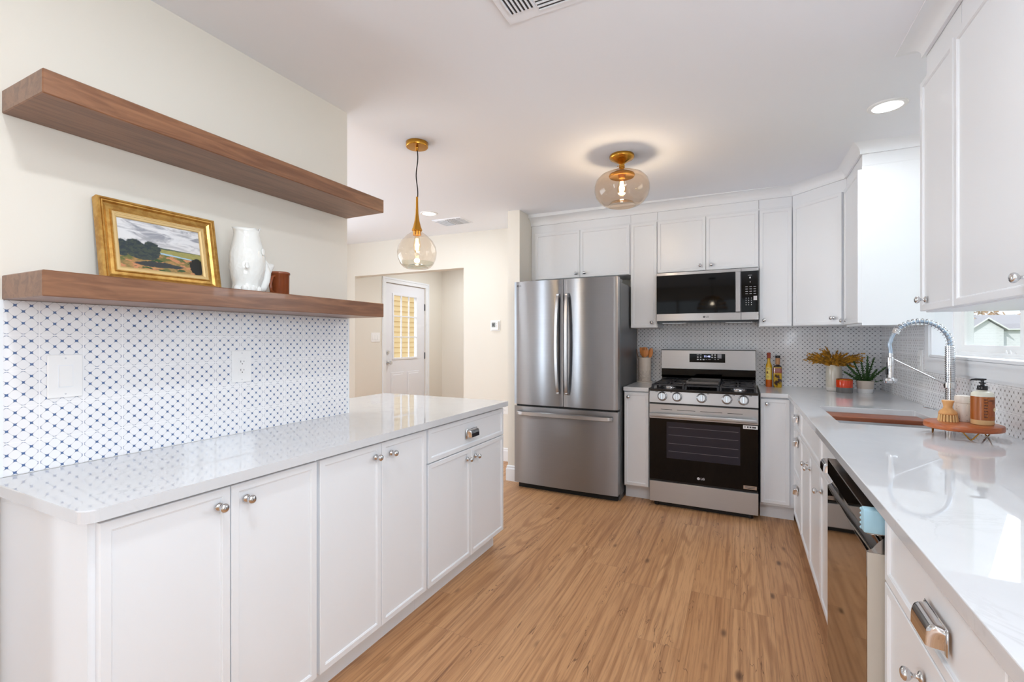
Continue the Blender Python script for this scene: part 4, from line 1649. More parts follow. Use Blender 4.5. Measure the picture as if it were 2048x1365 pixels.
ca = -PI/2-0.25
b = B()
arc_label(b, (ox, oy), 0.0242, ca-1.0, ca+1.0, CT+0.060, CT+0.158)
lb = obj('label', b, plain('cream_yellow_paper', srgb(232, 206, 108), 0.5), t)
b = B()
arc_label(b, (ox, oy), 0.0245, ca-0.45, ca-0.05, CT+0.108, CT+0.126)
obj('printed_square', b, plain('dark_red_print', srgb(104, 40, 20), 0.5), lb)
b = B()
for i, z in enumerate((0.072, 0.080, 0.088, 0.140, 0.148)):
    arc_label(b, (ox, oy), 0.0245, ca-0.4, ca+0.35, CT+z, CT+z+0.003)
arc_label(b, (ox, oy), 0.0245, ca+0.1, ca+0.18, CT+0.104, CT+0.124)
arc_label(b, (ox, oy), 0.0245, ca+0.1, ca+0.42, CT+0.104, CT+0.107)
obj('printed_lines', b, plain('brown_print', srgb(120, 92, 48), 0.5), lb)
ox, oy = 0.262, 4.31
t = thing('oil_bottle', 'square bottle of dark infused oil with a black cap, right of the golden one', 'bottle', (ox, oy, CT), 'bottles beside the stove')
N = NT('infused_oil_with_peppers')
co = N.objco()
vo = N.n('ShaderNodeTexVoronoi', feature='SMOOTH_F1')
vo.inputs['Scale'].default_value = 34
N.link(co, vo.inputs['Vector'])
f = N.noise(co, 30, 3, out=0)
c = N.mix(N.step(f, 0.42, 0.52), srgb(52, 20, 12), srgb(184, 146, 26))
zz = N.xyz()[2]
band = N.math('MULTIPLY', N.step(zz, 0.112, 0.118), N.math('SUBTRACT', 1.0, N.step(zz, 0.152, 0.158)))
c = N.mix(band, c, srgb(134, 56, 38))
c = N.mix(N.step(zz, 0.160, 0.164), c, srgb(36, 18, 14))
N.base(c)
N.set(rough=0.05, coat=0.5)
b = B()
P = rounded([(-0.0295, -0.026), (0.0295, -0.026), (0.0295, 0.026), (-0.0295, 0.026)], [0.008]*4, 4)
rot = -0.12
def sq(k, z):
    return [b.v((ox+(x*math.cos(rot)-y*math.sin(rot))*k, oy+(x*math.sin(rot)+y*math.cos(rot))*k, CT+z)) for x, y in P]
L = [sq(0.9, 0), sq(1, 0.004), sq(1, 0.160), sq(0.9, 0.172), sq(0.42, 0.180), sq(0.40, 0.236)]
for a, c_ in zip(L, L[1:]):
    b.bridge(a, c_)
b.f(L[0]); b.f(L[-1])
obj('bottle_glass', b, N.m, t, smooth=True, ang=50)
b = B()
b.lathe([(0.0155, 0.184), (0.0165, 0.19), (0.0165, 0.232), (0.0150, 0.236)], (ox, oy, CT), (0, 0, 1), 20)
obj('neck_wrap', b, plain('kraft_paper_wrap', srgb(176, 130, 92), 0.6), t, smooth=True, ang=40)
b = B()
b.lathe([(0.0175, 0.236), (0.0178, 0.238), (0.0178, 0.256), (0.001, 0.258)], (ox, oy, CT), (0, 0, 1), 24)
obj('cap', b, M['black'], t, smooth=True, ang=40)

# vase with dried grasses
vx, vy = 0.623, 4.20
N = NT('two_tone_glazed_stoneware')
zz = N.xyz()[2]
N.base(N.mix(N.step(zz, 0.026, 0.030), srgb(226, 222, 216), N.mix(N.noise(N.objco(), 18, 3), srgb(214, 208, 194), srgb(196, 190, 176))))
N.set(rough=0.12)
b = B()
b.lathe([(0.001, 0), (0.04565, 0), (0.0498, 0.006), (0.05146, 0.03), (0.05312, 0.12), (0.05146, 0.165), (0.04565, 0.188), (0.0415, 0.196), (0.03818, 0.196), (0.0415, 0.18), (0.04648, 0.15), (0.04648, 0.02), (0.001, 0.015)], (vx, vy, CT), (0, 0, 1), 36)
obj('vase', b, N.m, smooth=True, ang=60, label='tall cream glazed vase in the corner holding dried grasses', cat='vase', loc=(vx, vy, CT))
N = NT('mustard_dried_grass')
N.base(N.mix(N.step(N.noise(N.objco(), 28, 4), 0.35, 0.65), srgb(206, 146, 34), srgb(128, 92, 24)))
N.set(rough=0.8)
fl_m = N.m
fl = thing('dried_flowers', 'spray of mustard-yellow dried grasses standing in the vase', 'dried flowers', (vx, vy, CT+0.02))
rnd = random.Random(3)
bs, bh = B(), B()
for i in range(62):
    a = rnd.uniform(0, 2*PI)
    el = rnd.uniform(0.2, 1.35) if i > 12 else rnd.uniform(-0.1, 0.3)
    L = rnd.uniform(0.10, 0.175)*(1.12 if el < 0.6 else 1.0)
    dirv = Vector((math.cos(a)*math.cos(el), math.sin(a)*math.cos(el)*0.8, math.sin(el)))
    if dirv.y > 0.45:
        dirv.y *= 0.5
    base = Vector((vx+dirv.x*0.03, vy+dirv.y*0.03, CT+0.185))
    foot = Vector((vx+rnd.uniform(-0.02, 0.02), vy+rnd.uniform(-0.02, 0.02), CT+0.03))
    bs.tube([foot, (foot+base)*0.5+Vector((0, 0, 0.01)), base], 0.0013, 5)
    n = 12
    pts, rad = [], []
    for k in range(n+1):
        s = k/n
        p = base+dirv*L*s+Vector((0, 0, 0.018*math.sin(PI*s*0.9)-0.016*s*s))
        pts.append(p)
        w_ = (0.0115*math.sin(PI*min(1, s*0.9+0.12))**0.7)*(1-0.55*s)
        rad.append(max(0.0006, w_*(1.0 if k % 2 else 0.62)))
    bh.tube(pts, 0.004, 7, radii=rad)
    for k in range(1, n):      # small bracts
        for sgn in (-1, 1):
            p = pts[k]
            dv = (pts[k]-pts[k-1]).normalized()
            sd = dv.cross(Vector((rnd.uniform(-1, 1), rnd.uniform(-1, 1), rnd.uniform(-1, 1)))).normalized()
            q = p+dv*0.018+sd*0.012*(1-0.5*k/n)
            m_ = p+dv*0.007+sd*0.008
            o_ = dv.cross(sd)*0.0045
            bh.f([bh.v(p), bh.v(m_+o_), bh.v(q), bh.v(m_-o_)])
obj('grass_stem', bs, plain('dry_stem', srgb(150, 120, 60), 0.8), fl, kind='stuff')
obj('grass_plume', bh, fl_m, fl, kind='stuff')

# candle
N = NT('orange_and_grey_glazed_candle_cup')
zz = N.xyz()[2]
N.base(N.mix(N.step(zz, 0.038, 0.040), srgb(112, 110, 108), srgb(214, 62, 22)))
N.set(rough=0.1)
kx, ky = 0.668, 4.085
t = thing('candle', 'round orange-over-grey candle in front of the vase', 'candle', (kx, ky, CT))
b = B()
b.lathe([(0.001, 0), (0.04814, 0), (0.05063, 0.005), (0.05063, 0.092), (0.04897, 0.096), (0.04648, 0.094), (0.04648, 0.08), (0.001, 0.079)], (kx, ky, CT), (0, 0, 1), 40)
obj('candle_cup', b, N.m, t, smooth=True, ang=50)
b = B()
b.lathe([(0.05021, 0.0925), (0.0508, 0.095), (0.04897, 0.0985), (0.04689, 0.0975)], (kx, ky, CT), (0, 0, 1), 40, False, False)
obj('metal_rim', b, M['brass'], t, smooth=True)
b = B()
b.cyl((kx, ky, CT+0.079), (kx, ky, CT+0.09), 0.0012, 6)
obj('wick', b, M['black'], t)

# potted plant
qx, qy = 0.800, 4.14
t = thing('potted_plant', 'small leafy green succulent in a two-tone pot in the corner', 'plant', (qx, qy, CT))
N = NT('two_tone_pot')
zz = N.xyz()[2]
N.base(N.mix(N.step(zz, 0.030, 0.031), srgb(236, 236, 236), srgb(208, 196, 184)))
N.set(rough=0.5)
b = B()
b.lathe([(0.001, 0), (0.04399, 0), (0.04648, 0.004), (0.0527, 0.086), (0.05021, 0.088), (0.04482, 0.07), (0.001, 0.068)], (qx, qy, CT), (0, 0, 1), 36)
obj('pot', b, N.m, t, smooth=True, ang=50)
b = B()
b.lathe([(0.001, 0.0705), (0.04565, 0.0705), (0.001, 0.0715)], (qx, qy, CT), (0, 0, 1), 20)
obj('soil', b, plain('soil', srgb(60, 44, 34), 0.95), t)
lf = plain('deep_green_leaf', srgb(52, 92, 34), 0.45, var=0.45, vscale=40)
rnd = random.Random(11)
b, bt = B(), B()
stems = [(-0.62, 0.9, 0.17), (-0.35, 0.95, 0.18), (-0.12, 0.98, 0.17), (0.05, 0.95, 0.20), (0.25, 0.85, 0.20), (-0.5, 0.7, 0.15), (0.1, 0.7, 0.15), (-0.75, 0.6, 0.16), (0.70, 0.75, 0.18), (0.90, 0.3, 0.15), (0.4, 0.9, 0.13)]
for (hx_, vz, L) in stems:
    base = Vector((qx+hx_*0.02, qy+rnd.uniform(-0.02, 0.02), CT+0.068))
    dv = Vector((hx_, rnd.uniform(-0.35, 0.25), vz)).normalized()
    pts = [base+dv*L*k/10+Vector((0, 0, -0.015*(k/10)**2*abs(hx_))) for k in range(11)]
    thin = hx_ > 0.8
    bt.tube(pts, 0.0022 if thin else 0.0045, 6)
    for k in range(1, 11):
        if thin and k % 2:
            continue
        for j in range(4):
            a = j*PI/2+k*0.6
            ref = Vector((0, 1, 0))
            e1 = dv.cross(ref).normalized()
            e2 = dv.cross(e1)
            sd = e1*math.cos(a)+e2*math.sin(a)
            ll = (0.020 if not thin else 0.011)*(1.1-0.5*k/10)
            p = pts[k-1]
            q = p+sd*ll*0.75+dv*ll*1.0
            mv = p+sd*ll*0.55+dv*ll*0.35
            o_ = dv.cross(sd)*ll*0.28
            b.f([b.v(p), b.v(mv+o_), b.v(q), b.v(mv-o_)])
obj('stem', bt, lf, t, kind='stuff')
obj('foliage', b, lf, t, kind='stuff')

# round riser stand
sx_, sy_, ZS = 0.785, 2.44, 0.968
t = thing('riser_stand', 'round acacia riser on bent brass legs beside the sink', 'stand', (sx_, sy_, CT))
b = B()
b.lathe([(0.112, 0.0), (0.1165, 0.002), (0.118, 0.006), (0.118, 0.018), (0.1165, 0.0215), (0.114, 0.0225), (0.001, 0.0225)], (sx_, sy_, ZS-0.0225), (0, 0, 1), 64)
obj('round_top', b, M['acacia'], t, smooth=True, ang=40)
for a in (-1.62, 2.75, 0.35):
    r = 0.088
    c = Vector((sx_+r*math.cos(a), sy_+r*math.sin(a), 0))
    td = Vector((-math.sin(a), math.cos(a), 0))
    zt = ZS-0.0225
    pts = [c+td*-0.024+Vector((0, 0, zt)), c+td*-0.004+Vector((0, 0, CT+0.004)), c+Vector((0, 0, CT+0.0024)), c+td*0.004+Vector((0, 0, CT+0.004)), c+td*0.024+Vector((0, 0, zt))]
    obj('leg', B().tube(pts, 0.0022, 10), M['brass'], t, smooth=True)

# dish brush
bx_, by_ = 0.748, 2.465
t = thing('dish_brush', 'bamboo dish brush with tan bristles standing on the riser', 'brush', (bx_, by_, ZS))
b = B()
b.lathe([(0.02738, 0.0275), (0.0296, 0.030), (0.0296, 0.034), (0.02516, 0.042), (0.01628, 0.050), (0.01369, 0.057), (0.01591, 0.070), (0.01961, 0.081), (0.01887, 0.084), (0.001, 0.085)], (bx_, by_, ZS), (0, 0, 1), 36)
obj('brush_handle', b, M['bamboo'], t, smooth=True, ang=60)
b = B()
for rr, cnt in ((0.0265, 18), (0.019, 12), (0.011, 7), (0.0, 1)):
    for k in range(cnt):
        a = 2*PI*k/cnt+rr*20
        p0 = Vector((bx_+rr*math.cos(a), by_+rr*math.sin(a), ZS+0.028))
        p1 = Vector((bx_+(rr*1.1)*math.cos(a), by_+(rr*1.1)*math.sin(a), ZS))
        b.cyl(p0, p1, 0.0026, 6, 0.0034)
obj('bristle_tuft', b, M['bristle'], t, kind='stuff')

# speckled canister
N = NT('speckled_cream_ceramic')
co = N.objco()
vo = N.n('ShaderNodeTexVoronoi')
vo.inputs['Scale'].default_value = 160
N.link(co, vo.inputs['Vector'])
sp = N.math('MULTIPLY', N.math('SUBTRACT', 1.0, N.step(vo.outputs[0], 0.18, 0.26)), N.step(N.noise(co, 60, 1), 0.5, 0.56))
N.base(N.mix(N.math('MULTIPLY', sp, 0.7), srgb(226, 216, 206), srgb(120, 100, 88)))
N.set(rough=0.5)
nx_, ny_ = 0.806, 2.497
t = thing('canister', 'speckled cream lidded canister standing behind the brush on the riser', 'canister', (nx_, ny_, ZS))
b = B()
b.lathe([(0.001, 0), (0.02664, 0), (0.02812, 0.003), (0.02812, 0.070), (0.02664, 0.073)], (nx_, ny_, ZS), (0, 0, 1), 36)
obj('canister_body', b, N.m, t, smooth=True, ang=50)
b = B()
b.lathe([(0.02664, 0.073), (0.02849, 0.0745), (0.02775, 0.098), (0.02516, 0.1025), (0.001, 0.103)], (nx_, ny_, ZS), (0, 0, 1), 36)
obj('canister_lid', b, N.m, t, smooth=True, ang=50)

# soap bottle
SR = 0.0342
px_, py_ = 0.838, 2.425
t = thing('soap_bottle', 'clear soap bottle with a woodgrain label and black pump', 'soap bottle', (px_, py_, ZS))
N = NT('pale_soap_plastic')
zz = N.xyz()[2]
N.base(N.mix(N.step(zz, 0.02, 0.10), srgb(222, 190, 140), srgb(224, 222, 206)))
N.set(rough=0.12)
b = B()
b.lathe([(0.001, 0), (0.03102, 0), (0.03384, 0.004), (0.03419, 0.112), (0.03243, 0.122), (0.02397, 0.129), (0.01339, 0.132), (0.01234, 0.138), (0.001, 0.138)], (px_, py_, ZS), (0, 0, 1), 40)
obj('bottle_body', b, N.m, t, smooth=True, ang=60)
N = NT('woodgrain_label')
xyz = N.xyz()
v = N.comb(N.math('MULTIPLY', xyz[0], 160.0), N.math('MULTIPLY', xyz[1], 160.0), N.math('MULTIPLY', xyz[2], 5.0))
N.base(N.mix(N.noise(v, 1.0, 3), srgb(184, 106, 38), srgb(122, 58, 22)))
N.set(rough=0.25)
b = B()
arc_label(b, (px_, py_), SR+0.0003, -PI*1.15, 0.15, ZS+0.020, ZS+0.110, 36)
lb = obj('label', b, N.m, t, smooth=True)
a1 = -1.0
b = B()
arc_label(b, (px_, py_), SR+0.0006, a1-0.42, a1+0.5, ZS+0.036, ZS+0.098, 10)
pn_ = obj('label_panel', b, plain('amber_label_panel', srgb(150, 76, 30), 0.3), lb)
b = B()
arc_label(b, (px_, py_), SR+0.0008, a1-0.42, a1+0.3, ZS+0.094, ZS+0.0975)
arc_label(b, (px_, py_), SR+0.0008, a1-0.05, a1+0.35, ZS+0.084, ZS+0.0855)
arc_label(b, (px_, py_), SR+0.0008, a1-0.05, a1+0.35, ZS+0.089, ZS+0.0905)
obj('label_print', b, plain('dark_brown_print', srgb(60, 28, 14), 0.4), lb)
b = B()
cc_ = Vector((px_+(SR+0.0008)*math.cos(a1+0.28), py_+(SR+0.0008)*math.sin(a1+0.28), ZS+0.062))
b.lathe([(0.0075, 0), (0.0075, 0.0003)], cc_, (math.cos(a1+0.28), math.sin(a1+0.28), 0), 20)
obj('label_seal', b, plain('cream_seal', srgb(232, 214, 170), 0.4), lb)
b = B()     # leafy shadow-brown sprig printed on the label
for k in range(7):
    z = ZS+0.03+k*0.011
    for s in (-1, 1):
        arc_label(b, (px_, py_), SR+0.0005, a1-0.62+s*0.02, a1-0.62+s*0.14, z, z+0.006, 3)
obj('label_sprig', b, plain('dark_sprig_print', srgb(88, 42, 18), 0.4), lb)
b = B()
b.lathe([(0.0145, 0.134), (0.0155, 0.136), (0.0155, 0.150), (0.0135, 0.152), (0.006, 0.153), (0.006, 0.158), (0.0105, 0.160), (0.0105, 0.164), (0.005, 0.166), (0.005, 0.174)], (px_, py_, ZS), (0, 0, 1), 28)
pdv = Vector((-0.83, -0.22, 0)).normalized()
c0 = Vector((px_, py_, ZS+0.175))
b.tube([c0-pdv*0.012+Vector((0, 0, 0.001)), c0, c0+pdv*0.02+Vector((0, 0, 0.0005)), c0+pdv*0.036+Vector((0, 0, -0.001)), c0+pdv*0.041+Vector((0, 0, -0.004))], 0.005, 10, radii=[0.003, 0.0055, 0.0045, 0.003, 0.0024])
obj('pump', b, plain('glossy_black_plastic', srgb(20, 20, 24), 0.2), t, smooth=True, ang=50)

# ================================================================ things on the lower shelf
ZL = 1.477
# framed painting leaning against the wall
th = math.atan2(0.05, 0.272)
n_ = Vector((math.cos(th), 0, math.sin(th)))
upv = Vector((-math.sin(th), 0, math.cos(th)))
o_ = Vector((-1.765-0.030*math.cos(th), 0.731, ZL+0.001))
PWd, PHt = 0.364, 0.276
t = thing('framed_painting', 'gold-framed landscape painting leaning on the wall above the lower shelf', 'painting', (-1.79, 0.731+PWd/2, ZL))
m = Matrix.Identity(4)
for i in range(3):
    m[i][0], m[i][1], m[i][2], m[i][3] = (0, 1, 0)[i], n_[i], upv[i], o_[i]


def loops(b, prof, w, h):
    L = [[b.v((i, n, i)), b.v((w-i, n, i)), b.v((w-i, n, h-i)), b.v((i, n, h-i))] for i, n in prof]
    for a, c in zip(L, L[1:]):
        b.bridge(a, c)
    return L


N = NT('antique_gold_leaf')
N.base(N.mix(N.step(N.noise(N.objco(), 35, 4, 0.6), 0.35, 0.7), srgb(214, 172, 98), srgb(184, 136, 68)))
N.set(rough=0.32, metal=0.75)
b = B(m)
L = loops(b, [(0.0, 0.0), (0.0, 0.026), (0.002, 0.030), (0.007, 0.030), (0.009, 0.027), (0.011, 0.030), (0.014, 0.029), (0.018, 0.021), (0.026, 0.0165), (0.034, 0.018), (0.037, 0.022), (0.040, 0.022), (0.040, 0.004), (0.0, 0.0)], PWd, PHt)
obj('picture_frame', b, N.m, t, smooth=True, ang=30)
b = B(m)
loops(b, [(0.040, 0.004), (0.040, 0.0205), (0.0435, 0.0205), (0.044, 0.019), (0.0475, 0.019), (0.048, 0.017), (0.053, 0.015), (0.055, 0.012), (0.055, 0.004), (0.040, 0.004)], PWd, PHt)
obj('frame_slip', b, plain('pale_gold_slip', srgb(222, 192, 136), 0.4, 0.3), t)
N = NT('oil_painting_of_a_valley')
gen = N.n('ShaderNodeTexCoord').outputs['Generated']
gx, gy_, gz_ = N.xyz(gen)
wob = N.noise(gen, 7, 4, 0.6)
wob2 = N.noise(gen, 16, 4, 0.7, 0.5)
u = N.math('MULTIPLY_ADD', N.math('SUBTRACT', wob2, 0.5), 0.10, gy_)
v = N.math('MULTIPLY_ADD', N.math('SUBTRACT', wob, 0.5), 0.10, gz_)
vs_ = N.math('MULTIPLY_ADD', N.math('SUBTRACT', wob2, 0.5), 0.03, gz_)
cl = N.noise(N.scale(gen, 1, 3, 7), 1.0, 4, 0.6, 0.6)
c = N.mix(N.step(cl, 0.42, 0.62), srgb(222, 222, 224), srgb(150, 152, 160))
c = N.mix(N.math('MULTIPLY', N.math('SUBTRACT', 1.0, N.step(gz_, 0.45, 0.75)), 0.6), c, srgb(226, 222, 220))
hill = N.math('ADD', 0.54, N.math('MULTIPLY', gy_, -0.06))
def below(level, soft=0.012, vv=None):
    return N.math('SUBTRACT', 1.0, N.step(N.math('SUBTRACT', vv if vv is not None else vs_, level), -soft, soft))
c = N.mix(below(hill), c, srgb(74, 88, 72))
c = N.mix(below(0.475), c, N.mix(wob2, srgb(184, 170, 104), srgb(120, 126, 70)))
riv = N.math('MULTIPLY', below(N.math('SUBTRACT', 0.47, N.math('MULTIPLY', gy_, 0.14))), N.math('SUBTRACT', 1.0, below(N.math('SUBTRACT', 0.43, N.math('MULTIPLY', gy_, 0.12)))))
c = N.mix(N.math('MULTIPLY', riv, N.step(gy_, 0.4, 0.46)), c, srgb(160, 194, 220))
low_ = below(N.math('SUBTRACT', 0.425, N.math('MULTIPLY', gy_, 0.12)))
fg = N.mix(N.step(N.noise(gen, 5, 3, 0.6), 0.4, 0.6), srgb(176, 134, 84), srgb(98, 104, 58))
fg = N.mix(N.step(N.noise(gen, 9, 2), 0.56, 0.62), fg, srgb(200, 138, 98))
fg = N.mix(N.step(N.noise(N.scale(gen, 1, 1, 1.7), 6.3, 2), 0.58, 0.64), fg, srgb(54, 80, 44))
c = N.mix(low_, c, fg)
def blob(cu, cv, ru, rv):
    du = N.math('DIVIDE', N.math('SUBTRACT', u, cu), ru)
    dv_ = N.math('DIVIDE', N.math('SUBTRACT', v, cv), rv)
    r = N.math('SQRT', N.math('ADD', N.math('MULTIPLY', du, du), N.math('MULTIPLY', dv_, dv_)))
    return N.math('SUBTRACT', 1.0, N.step(r, 0.9, 1.05))
tr = None
for a_ in ((0.04, 0.40, 0.08, 0.17), (0.18, 0.43, 0.12, 0.20), (0.37, 0.42, 0.11, 0.19), (0.28, 0.30, 0.16, 0.10)):
    q = blob(*a_)
    tr = q if tr is None else N.math('MAXIMUM', tr, q)
c = N.mix(tr, c, N.mix(N.step(wob2, 0.4, 0.6), srgb(44, 54, 62), srgb(66, 76, 66)))
c = N.mix(blob(0.45, 0.14, 0.30, 0.05), c, srgb(58, 60, 62))
c = N.mix(blob(0.93, 0.20, 0.10, 0.19), c, srgb(26, 28, 26))
N.base(c)
N.set(rough=0.35)
N.bump(wob2, 0.3, 0.001)
b = B(m)
b.box(0.053, PWd-0.053, 0.004, 0.010, 0.053, PHt-0.053)
obj('canvas', b, N.m, t)

# fish-shaped jug
jx, jy = -1.722, 1.162
t = thing('fish_jug', 'white glazed fish-shaped jug with an open mouth beside the painting', 'jug', (jx, jy, ZL))
jb = B()
NS = 48
prof = [(0.044, 0.0), (0.050, 0.006), (0.048, 0.018), (0.052, 0.035), (0.059, 0.060), (0.064, 0.090), (0.066, 0.120), (0.064, 0.150), (0.058, 0.180), (0.051, 0.205), (0.047, 0.225), (0.048, 0.240), (0.052, 0.250)]
def jug_pt(r, z, a, inner=0.0):
    top = 0.250
    s = z/top
    cx_ = jy+0.004*math.sin(s*PI)        # slight sway along the shelf
    notch = math.exp(-((a-0.45)/0.20)**2)+math.exp(-((a-3.6)/0.22)**2)
    back = max(0.0, math.cos(a-1.35))
    zz_ = z-(0.016*notch-0.010*back+0.004*math.sin(a-0.9)**2)*max(0, (s-0.85)/0.15)
    rr = r-inner
    if s < 0.12 and inner == 0:
        rr += 0.005*abs(math.sin(a*4))
    return Vector((jx+rr*0.86*math.cos(a), cx_+rr*math.sin(a), ZL+zz_))


outer_r = [[jb.v(jug_pt(r, z, 2*PI*k/NS)) for k in range(NS)] for r, z in prof]
inner_r = [[jb.v(jug_pt(r, z, 2*PI*k/NS, 0.005)) for k in range(NS)] for r, z in prof[3:]]
for a, c in zip(outer_r, outer_r[1:]):
    jb.bridge(a, c)
for a, c in zip(inner_r, inner_r[1:]):
    jb.bridge(a, c)
jb.bridge(outer_r[-1], inner_r[-1])
jb.f(outer_r[0]); jb.f(inner_r[0])
N = NT('white_glaze_with_scales')
co = N.objco()
vo = N.n('ShaderNodeTexVoronoi')
vo.inputs['Scale'].default_value = 75
N.link(N.scale(co, 1, 1, 0.8), vo.inputs['Vector'])
zz = N.xyz()[2]
mk = N.math('MULTIPLY', N.step(zz, 0.03, 0.06), N.math('SUBTRACT', 1.0, N.step(zz, 0.16, 0.19)))
N.bump(N.math('MULTIPLY', vo.outputs[0], mk), 0.4, 0.003)
N.base(srgb(234, 236, 233))
N.set(rough=0.07)
obj('jug_body', jb, N.m, t, smooth=True, ang=180)


def fin(pts, thick, name):
    """leaf-like fin from (y, z) outline around x centre, thin but solid with a domed face"""
    b = B()
    c = sum((Vector(p) for p in pts), Vector((0, 0, 0)))/len(pts)
    nrm = (Vector(pts[1])-Vector(pts[0])).cross(Vector(pts[2])-Vector(pts[0])).normalized()
    r1 = [b.v(Vector(p)) for p in pts]
    top_, bot = b.v(c+nrm*thick), b.v(c-nrm*thick)
    n = len(pts)
    for i in range(n):
        b.f([r1[i], r1[(i+1) % n], top_])
        b.f([r1[i], r1[(i+1) % n], bot])
    o = obj(name, b, M['porcelain'], t, smooth=True, ang=180)
    md = o.modifiers.new('sub', 'SUBSURF')
    md.levels = md.render_levels = 2
    return o


X0 = jx+0.055
fin([(X0-0.008, jy-0.030, ZL+0.135), (X0+0.004, jy-0.052, ZL+0.100), (X0+0.008, jy-0.046, ZL+0.080), (X0+0.006, jy-0.020, ZL+0.086)], 0.007, 'side_fin')
fin([(X0-0.004, jy+0.022, ZL+0.182), (X0+0.004, jy+0.018, ZL+0.150), (X0+0.002, jy+0.034, ZL+0.136), (X0-0.012, jy+0.050, ZL+0.150), (X0-0.014, jy+0.048, ZL+0.185)], 0.006, 'gill_fin')
# tail curling up behind as the handle
b = B()
pts = [(jx+0.006, jy+0.034, ZL+0.020), (jx+0.006, jy+0.058, ZL+0.028), (jx+0.006, jy+0.072, ZL+0.055), (jx+0.006, jy+0.078, ZL+0.088), (jx+0.006, jy+0.070, ZL+0.115), (jx+0.006, jy+0.056, ZL+0.138)]
b.tube(pts, 0.02, 14, radii=[0.020, 0.022, 0.021, 0.019, 0.015, 0.011])
obj('tail_handle', b, M['porcelain'], t, smooth=True, ang=180)
fin([(jx+0.006, jy+0.060, ZL+0.110), (jx+0.010, jy+0.050, ZL+0.160), (jx+0.006, jy+0.066, ZL+0.160), (jx, jy+0.090, ZL+0.132), (jx, jy+0.140, ZL+0.138), (jx+0.004, jy+0.118, ZL+0.108), (jx+0.006, jy+0.096, ZL+0.060), (jx+0.008, jy+0.075, ZL+0.050)], 0.012, 'tail_fin')
b = B()
for k in range(9):
    a = -1.3+k*0.62
    b.sphere((jx+0.040*math.cos(a), jy+0.046*math.sin(a), ZL+0.015), 0.0135, 10, 8, 1.05)
obj('wave_foot', b, M['porcelain'], t, smooth=True)

# brown mug
ux, uy = -1.722, 1.306
t = thing('brown_mug', 'small brown glazed mug at the right of the fish jug', 'mug', (ux, uy, ZL))
b = B()
b.lathe([(0.001, 0), (0.034, 0), (0.0365, 0.004), (0.0375, 0.088), (0.0405, 0.091), (0.0405, 0.097), (0.038, 0.100), (0.035, 0.098), (0.034, 0.02), (0.001, 0.012)], (ux, uy, ZL), (0, 0, 1), 36)
obj('mug_body', b, M['brown_glaze'], t, smooth=True, ang=60)
b = B()
hdv = Vector((0.35, -0.94, 0)).normalized()
c0 = Vector((ux, uy, ZL))
b.tube([c0+hdv*0.035+Vector((0, 0, 0.080)), c0+hdv*0.050+Vector((0, 0, 0.076)), c0+hdv*0.062+Vector((0, 0, 0.045)), c0+hdv*0.056+Vector((0, 0, 0.018)), c0+hdv*0.035+Vector((0, 0, 0.012))], 0.006, 10)
obj('mug_handle', b, M['brown_glaze'], t, smooth=True)

# ================================================================ wall plates
def plate(name, label, cat, c, u, n, w, h, kind, grp=None):
    t = thing(name, label, cat, c, grp)
    m = frame(c, u, n)
    b = B(m)
    b.box(-w/2, w/2, 0, 0.0055, -h/2, h/2, 0.0025, 2)
    obj('cover_plate', b, M['plastic_white'], t)
    if kind == 'rocker':
        k = max(1, round((w-0.03)/0.046))
        for i in range(k):
            cu_ = (i-(k-1)/2)*0.046
            b = B(m)
            b.box(cu_-0.0175, cu_+0.0175, 0.005, 0.0062, -0.034, 0.034)
            obj('rocker_bezel', b, M['white_trim'], t)
            b = B(m)
            vs = [b.v((cu_+x, y, z)) for x in (-0.0155, 0.0155) for (y, z) in ((0.0055, -0.0315), (0.0105, -0.0315), (0.0072, 0.0315), (0.0055, 0.0315))]
            b.f(vs[:4]); b.f(vs[4:])
            for q in range(4):
                b.f([vs[q], vs[(q+1) % 4], vs[4+(q+1) % 4], vs[4+q]])
            obj('rocker', b, M['plastic_white'], t)
    elif kind == 'outlet':
        b = B(m)
        b.box(-0.017, 0.017, 0.005, 0.0075, -0.034, 0.034, 0.001)
        f_ = obj('receptacle', b, M['plastic_white'], t)
        b = B(m)
        for zz_ in (-0.017, 0.017):
            b.box(-0.0075, -0.0055, 0.007, 0.0078, zz_-0.001, zz_+0.007)
            b.box(0.0055, 0.0075, 0.007, 0.0078, zz_, zz_+0.006)
            b.lathe([(0.0022, 0.007), (0.0022, 0.0078)], (0, 0, zz_-0.007), (0, 1, 0), 10)
        obj('socket_slot', b, M['plastic_slot'], f_)
    b = B(m)
    for zz_ in (-h/2+0.011, h/2-0.011):
        b.lathe([(0.0024, 0.0055), (0.0024, 0.0062)], (0, 0, zz_), (0, 1, 0), 10)
    obj('screw_head', b, M['mark'], t)
    return t


plate('light_switch', 'white rocker light switch on the blue tiles at the left', 'light switch', (XL+0.008, 0.665, 1.187), (0, 1, 0), (1, 0, 0), 0.083, 0.130, 'rocker')
plate('wall_outlet', 'white double outlet on the blue tiles below the painting', 'outlet', (XL+0.008, 1.220, 1.188), (0, 1, 0), (1, 0, 0), 0.083, 0.130, 'outlet')
plate('light_switch', 'triple white switch on the hallway wall left of the entry door', 'light switch', (-4.42, 4.80, 1.33), (0, 1, 0), (1, 0, 0), 0.165, 0.125, 'rocker')
plate('wall_outlet', 'pale outlet on the window wall tiles behind the faucet', 'outlet', (0.957, 3.56, 1.175), (0, 1, 0), (-1, 0, 0), 0.083, 0.125, 'outlet')
plate('wall_outlet', 'low white outlet on the cream wall behind the peninsula end', 'outlet', (-2.27, 4.43, 0.56), (1, 0, 0), (0, -1, 0), 0.075, 0.12, 'outlet')
t = thing('thermostat', 'white square thermostat with a grey screen on the cream wall', 'thermostat', (-2.385, 4.43, 1.45))
